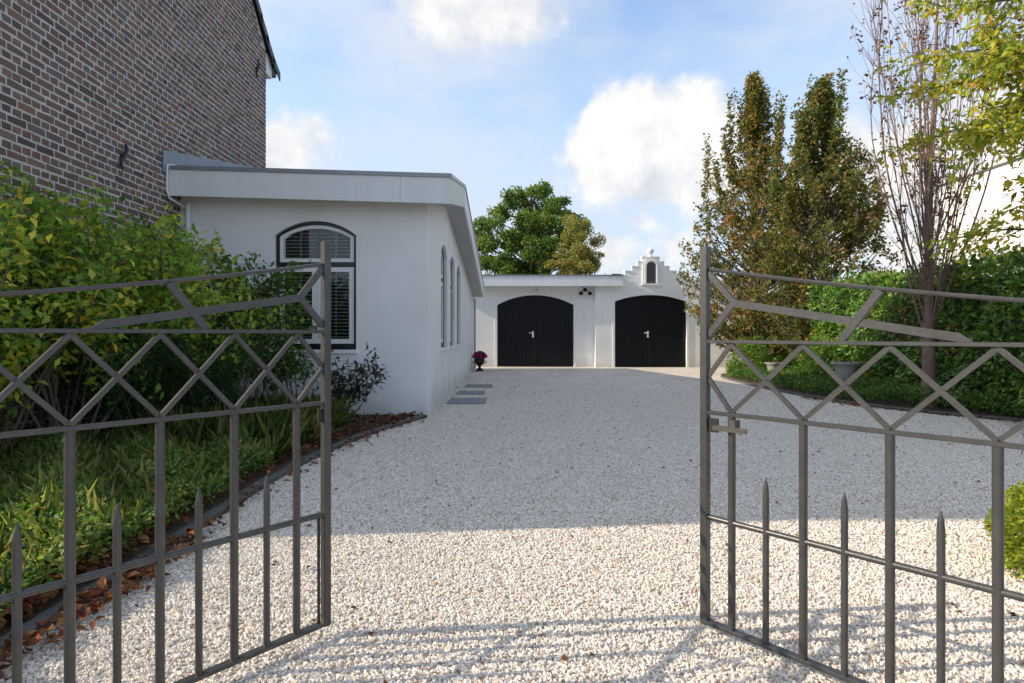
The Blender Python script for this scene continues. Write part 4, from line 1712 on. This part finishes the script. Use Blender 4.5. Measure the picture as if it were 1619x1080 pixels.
def columnar_tree(base, h, prof, n_br, per_twig, ln, wd, pal, wts, label, lean=(0, 0), r0=.10, steep=.9, low=.3, group=None, ks=1.0):
    """upright tree: a leader, many steep limbs, twigs with leaves; prof(t) = crown radius at relative height t"""
    prof_, prof = prof, (lambda t: prof_(t) * ks)
    t_ = tree_things('beech_tree', (base[0], base[1], 0), label, 'tree', group)
    mb, tw = MB(), []
    bx, by = base
    lead = [Vector((bx + lean[0] * (i / 12) ** 1.5 + random.gauss(0, .03), by + lean[1] * (i / 12) ** 1.5 + random.gauss(0, .03), h * i / 12)) for i in range(13)]
    lead[0] = Vector((bx, by, 0))
    mb.tube(lead, [r0 * (1 - .93 * i / 12) for i in range(13)], 8, cap=False)
    for k in range(n_br):
        tb = random.uniform(.03, .93) ** 1.12
        zb = h * tb
        i = min(int(tb * 12), 11)
        a = lead[i].lerp(lead[i + 1], tb * 12 - i)
        az = random.uniform(0, 6.283)
        tt = tb + random.uniform(.35, .95) * min(.24, 1 - tb)
        r_ = prof(tt) * random.uniform(.3, 1.1) ** .6
        c = lead[12].x * 0 + bx + lean[0] * tt ** 1.5
        e = Vector((c + r_ * math.cos(az), by + lean[1] * tt ** 1.5 + r_ * math.sin(az), h * tt))
        m_ = a.lerp(e, .5) + Vector((math.cos(az), math.sin(az), 0)) * r_ * .16
        pts = [a * (1 - s) ** 2 + m_ * 2 * s * (1 - s) + e * s * s for s in np.linspace(0, 1, 6)]
        rb = .028 * (1 - tb) + .006
        mb.tube(pts, [rb * (1 - .85 * j / 5) for j in range(6)], 5, cap=False)
        for _ in range(7):
            s = random.uniform(low, 1)
            p = a * (1 - s) ** 2 + m_ * 2 * s * (1 - s) + e * s * s
            d = Vector((math.cos(az) * .35 + random.gauss(0, .5), math.sin(az) * .35 + random.gauss(0, .5), random.gauss(steep * .6, .35))).normalized()
            q = p + d * random.uniform(.16, .42) * (1.15 - .75 * tt)
            mb.tube([p, q], [.004, .0015], 3, cap=False)
            tw.append((tuple(p), tuple(q)))
    for k in range(22):     # upright leading shoots: the crown ends in several uneven spires
        tz = random.uniform(.42, .86)
        az = random.uniform(0, 6.283)
        rr = prof(tz) * random.uniform(.35, 1.0)
        p = Vector((bx + lean[0] * tz ** 1.5 + rr * math.cos(az), by + rr * math.sin(az), h * tz))
        ln_ = min(h * random.uniform(.10, .22), h * (1.0 - tz) + .1)
        q = wander(p, (.10 * math.cos(az) + random.gauss(0, .05), .10 * math.sin(az) + random.gauss(0, .05), 1), ln_, 7, .04)
        mb.tube(q, [.009, .008, .006, .005, .004, .003, .002, .001], 4, cap=False)
        for j, (a, c) in enumerate(zip(q[:-1], q[1:])):
            tw += [(tuple(a), tuple(c))] * (3 if j < 4 else 2 if j < 6 else 1)
    for _ in range(14):    # the leader's own tip
        p = lead[10].lerp(lead[12], random.random())
        tw.append((tuple(p), (p.x + random.gauss(0, .05), p.y + random.gauss(0, .05), p.z + .16)))
    mb.build('trunk', M_bark, t_, fix=False, smooth=True)
    P, D, G = twig_leaves(tw, per_twig, .045, .4, .8)
    n = len(P)
    leaves('crown', M_leaf, P, D, rand_normals(n, .7), RNG.uniform(ln * .65, ln * 1.2, n), RNG.uniform(wd * .7, wd * 1.2, n), pick_cols(n, pal, wts, G), t_)
    return t_


BPAL = [(.08, .12, .03), (.14, .165, .04), (.22, .195, .055), (.32, .21, .065), (.38, .20, .065), (.40, .29, .11)]


def prof_left(t):
    return float(np.interp(t, [0, .12, .3, .45, .55, .65, .75, .84, 1], [.8, 1.35, 1.75, 1.75, 1.5, 1.15, .72, .28, .03]))


def prof_right(t):
    return float(np.interp(t, [0, .12, .3, .5, .68, .78, .88, 1], [.9, 1.2, 1.3, 1.2, 1.05, .72, .26, .03]))


columnar_tree((6.75, 16.4), 8.1, prof_left, 330, 13, .10, .065, BPAL, [4.5, 5, 3.5, 2.4, 1.5, 1.2], 'left of the two columnar beeches, wider, with browning leaves', (-.05, 0), .11, group='columnar beeches', ks=1.15)
columnar_tree((7.25, 14.0), 6.95, prof_right, 300, 14, .09, .058, BPAL, [7, 6, 3, 1.4, .8, .6], 'right of the two columnar beeches, darker and denser', (.05, 0), .09, group='columnar beeches', ks=1.2)


def bare_tree(base, h):
    t_ = empty('hornbeam_tree', (base[0], base[1], 0), 'nearly bare upright tree with pinkish stems and few brown leaves', 'tree')
    mb, tw = MB(), []
    bx, by = base
    mb.tube([(bx, by, 0), (bx, by, .15), (bx + .01, by, .6), (bx, by, 1.2), (bx + .02, by, 1.75)], [.125, .10, .085, .078, .045], 10, cap=False)
    for k in range(27):
        az = 2 * math.pi * k / 27 + random.gauss(0, .2)
        z0 = random.uniform(.9, 2.4)
        sp = random.uniform(.06, .27)
        d = Vector((math.cos(az) * sp * 1.6, math.sin(az) * sp * 1.6, 1))
        pts = wander((bx, by, z0), d, (h - z0) * random.uniform(.75, 1.02), 14, .035, (-.012 * math.cos(az), -.012 * math.sin(az), .05))
        r0 = random.uniform(.008, .019)
        mb.tube(pts, [r0 * (1 - .88 * i / 14) for i in range(15)], 6, cap=False)
        for _ in range(24):
            i = random.randrange(2, 14)
            p = pts[i]
            dd = Vector((math.cos(az) * .3 + random.gauss(0, .3), math.sin(az) * .3 + random.gauss(0, .3), 1))
            q = wander(p, dd, random.uniform(.4, 1.1), 5, .08, (0, 0, .08))
            mb.tube(q, [.005 * (1 - .75 * j / 5) for j in range(6)], 4, cap=False)
            for a, b in zip(q[2:-1], q[3:]):
                tw.append((tuple(a), tuple(b)))
    # straight leader
    pts = wander((bx, by, 1.6), (0, 0, 1), h - 1.3, 12, .012)
    mb.tube(pts, [.040 * (1 - .85 * i / 12) for i in range(13)], 8, cap=False)
    mb.build('trunk', M_bark_pink, t_, fix=False, smooth=True)
    cnt = np.where(RNG.random(len(tw)) < .11, RNG.integers(2, 10, len(tw)), (RNG.random(len(tw)) < .35).astype(int))
    P, D, G = twig_leaves(tw, cnt, .04, .2, .9)
    lowp = RNG.random((240, 3)) * np.array([.9, .9, 1.5]) + np.array([bx - .45, by - .45, .9])
    P = np.concatenate([P, lowp])
    D = np.concatenate([D, RNG.normal(0, 1, (240, 3))])
    n = len(P)
    leaves('crown', M_leaf_dry, P, D, rand_normals(n), RNG.uniform(.045, .085, n), RNG.uniform(.03, .05, n), pick_cols(n, [(.20, .095, .05), (.28, .14, .08), (.12, .06, .04), (.26, .16, .05)], [4, 3, 3, 1]), t_)


bare_tree((6.15, 8.86), 7.6)


def elm_tree():
    """tree just outside the frame on the right; its drooping boughs reach into the picture"""
    bx, by = 5.85, 5.5
    t_ = empty('elm_tree', (bx, by, 0), 'yellow green tree whose drooping boughs reach in from the right', 'tree')
    mb, tw = MB(), []
    trunk = wander((bx, by, 0), (0, 0, 1), 5.2, 8, .03)
    mb.tube(trunk, [.13 * (1 - .6 * i / 8) for i in range(9)], 10, cap=False)
    specs = []
    for k in range(36):
        z = random.choice([random.uniform(2.0, 3.6), random.uniform(2.0, 3.4), random.uniform(2.9, 5.0)])
        az = random.gauss(math.pi * .98, .55) if k % 6 else random.uniform(0, 6.28)
        el = random.uniform(.0, .6)
        ln = random.uniform(.7, 1.8)
        specs.append((z, az, el, ln))
    for z, az, el, ln in specs:
        i = min(int(z / 5.2 * 8), 7)
        p = trunk[i].lerp(trunk[i + 1], z / 5.2 * 8 - i)
        d = Vector((math.cos(az) * math.cos(el), math.sin(az) * math.cos(el), math.sin(el)))
        pts = wander(p, d, ln, 10, .06, (0, 0, -.035))
        mb.tube(pts, [.024 * (1 - .9 * j / 10) for j in range(11)], 6, cap=False)
        for _ in range(12):
            i = random.randrange(3, 11)
            q0 = pts[i]
            dd = (pts[i] - pts[i - 1]).normalized() + Vector((random.gauss(0, .6), random.gauss(0, .6), random.gauss(-.05, .4)))
            q = wander(q0, dd, random.uniform(.25, .6), 4, .1, (0, 0, -.05))
            mb.tube(q, [.005, .004, .003, .002, .001], 4, cap=False)
            for a, b in zip(q[:-1], q[1:]):
                tw.append((tuple(a), tuple(b)))
    mb.build('trunk', M_bark_dark, t_, fix=False, smooth=True)
    P, D, G = twig_leaves(tw, 6, .03, .5, .7)
    D[:, 2] -= .25
    n = len(P)
    leaves('crown', M_leaf, P, D, rand_normals(n, .9), RNG.uniform(.06, .11, n), RNG.uniform(.028, .045, n), pick_cols(n, [(.24, .31, .04), (.38, .40, .05), (.52, .46, .06), (.17, .25, .04), (.55, .36, .06)], [4, 5, 3.5, 2, .8], G), t_, rich=True)


elm_tree()


def round_tree(base, h, rx, rz, zc, n_l, ln, pal, wts, label, n_limb=38, fill=.75, trunk_r=.25, tw_n=5, name='oak_tree', group=None, csz=.30):
    """broad crown: limbs end in leaf clumps of different size, gaps between them"""
    bx, by = base
    t_ = empty(name, (bx, by, 0), label, 'tree', group)
    mb, tw = MB(), []
    mb.tube([(bx, by, 0), (bx + .05, by, h * .25), (bx, by, h * .55), (bx + .05, by, h * .9)], [trunk_r, trunk_r * .8, trunk_r * .5, .03], 9, cap=False)
    clumps = []
    for k in range(n_limb):
        d = unit(RNG.normal(0, 1, (1, 3)))[0]
        rr = fill + (1 - fill) * random.random()
        if random.random() < .3:
            rr *= random.uniform(.3, .8)
        c = Vector((bx + d[0] * rx * rr, by + d[1] * rx * rr, zc + d[2] * rz * rr * (1 if d[2] > 0 else .85)))
        z0 = max(h * .2, min(c.z - .6 * (c - Vector((bx, by, c.z))).length, h * .85))
        a = Vector((bx, by, z0))
        m_ = a.lerp(c, .5) + Vector((0, 0, .3))
        mb.tube([a, m_, c], [trunk_r * .2, trunk_r * .1, .012], 5, cap=False)
        clumps.append((c, random.uniform(.55, 1.15)))
    P, D, G = [], [], []
    tot = sum(s ** 2 for _, s in clumps)
    for gi, (c, s) in enumerate(clumps):
        n = int(n_l * s * s / tot)
        v = unit(RNG.normal(0, 1, (n, 3))) * (RNG.random((n, 1)) ** .45) * np.array([1, 1, .72]) * s * rx * csz
        v *= (1 + .25 * np.sin(v[:, :1] * 5 + gi))
        P.append(np.array(c) + v)
        D.append(v + RNG.normal(0, .5, (n, 3)))
        G.append(np.full(n, gi * 8) + RNG.integers(0, 8, n))
    P, D, G = np.concatenate(P), np.concatenate(D), np.concatenate(G)
    n = len(P)
    mb.build('trunk', M_bark, t_, fix=False, smooth=True)
    leaves('crown', M_leaf, P, D, rand_normals(n, .9), RNG.uniform(ln * .7, ln * 1.2, n), RNG.uniform(ln * .5, ln * .8, n), pick_cols(n, pal, wts, G), t_)


OPAL = [(.06, .125, .03), (.10, .18, .04), (.14, .235, .05), (.21, .28, .06), (.28, .27, .065)]
round_tree((1.25, 31), 8.9, 3.0, 3.7, 5.0, 46000, .15, OPAL, [3, 5, 4, 1.5, .5], 'broad green tree behind the garage', 230, csz=.15)
round_tree((3.1, 27), 6.7, 1.35, 2.4, 4.1, 13000, .10, [(.26, .27, .08), (.34, .31, .10), (.17, .21, .06), (.40, .28, .11)], [4, 3, 3, 1.5], 'slender yellowing tree in front of the broad green one', 60, .6, .09, csz=.26, name='birch_tree')

# ================================================================== FALLEN LEAVES


def fallen(name, P, ln, pal, wts, label):
    n = len(P)
    D = RNG.normal(0, 1, (n, 3)) * np.array([1, 1, .25])
    o = leaves(name, M_leaf_dry, P, D, rand_normals(n, 1.6), RNG.uniform(ln * .6, ln * 1.3, n), RNG.uniform(ln * .45, ln * .85, n), pick_cols(n, pal, wts, None, .25), None, rich=True, droop=.05, fold=.3)
    tag(o, label, 'fallen leaves', kind='stuff')


FP = [(.20, .085, .035), (.14, .055, .025), (.28, .13, .05), (.09, .04, .022), (.22, .05, .025)]
kp = np.array(KERB_L)
n = 1500
yk = np.concatenate([RNG.uniform(1.2, 7.8, n // 2), RNG.normal(2.55, .4, n // 2)])
xk = np.interp(yk, kp[:, 1], kp[:, 0])
off = np.where(RNG.random(n) < .7, -.05 - np.abs(RNG.normal(0, .10, n)), .05 + np.abs(RNG.normal(0, .07, n)))
P = np.stack([xk + off, yk, np.where(off < 0, .06, .02) + RNG.uniform(0, .04, n)], 1)
fallen('fallen_leaves', P, .055, FP, [4, 3, 2, 2, 1], 'brown leaves gathered along the left kerb')
n = 900
y = RNG.uniform(5.6, 7.95, n)
x = RNG.uniform(-2.6, -1.1, n)
k = in_poly(x, y, bed_l)
P = np.stack([x[k], y[k], .04 + RNG.uniform(0, .025, k.sum())], 1)
fallen('leaf_litter', P, .06, [(.12, .06, .03), (.08, .045, .03), (.18, .09, .04), (.06, .035, .025)], [3, 3, 2, 2], 'brown leaf litter on the soil in front of the white wall')
n = 1000
y = 1.6 + 15 * RNG.random(n) ** .8
x = RNG.uniform(-1.6, 6.2, n)
k = in_poly(x, y, drive_poly)
P = np.stack([x[k], y[k], np.full(k.sum(), .014)], 1)
fallen('fallen_leaves', P, .030, FP, [3, 3, 1, 3, 2], 'small brown leaves scattered thinly over the gravel')
n = 260
yk = RNG.uniform(7.0, 10.5, n)
kr = np.array(KERB_R)
order = np.argsort(kr[:, 1])
xk = np.interp(yk, kr[order, 1], kr[order, 0]) - np.abs(RNG.normal(0, .12, n)) - .02
P = np.stack([xk, yk, np.full(n, .018)], 1)
fallen('fallen_leaves', P, .05, FP, [4, 2, 3, 2, 1], 'brown leaves lying along the right bed edge')
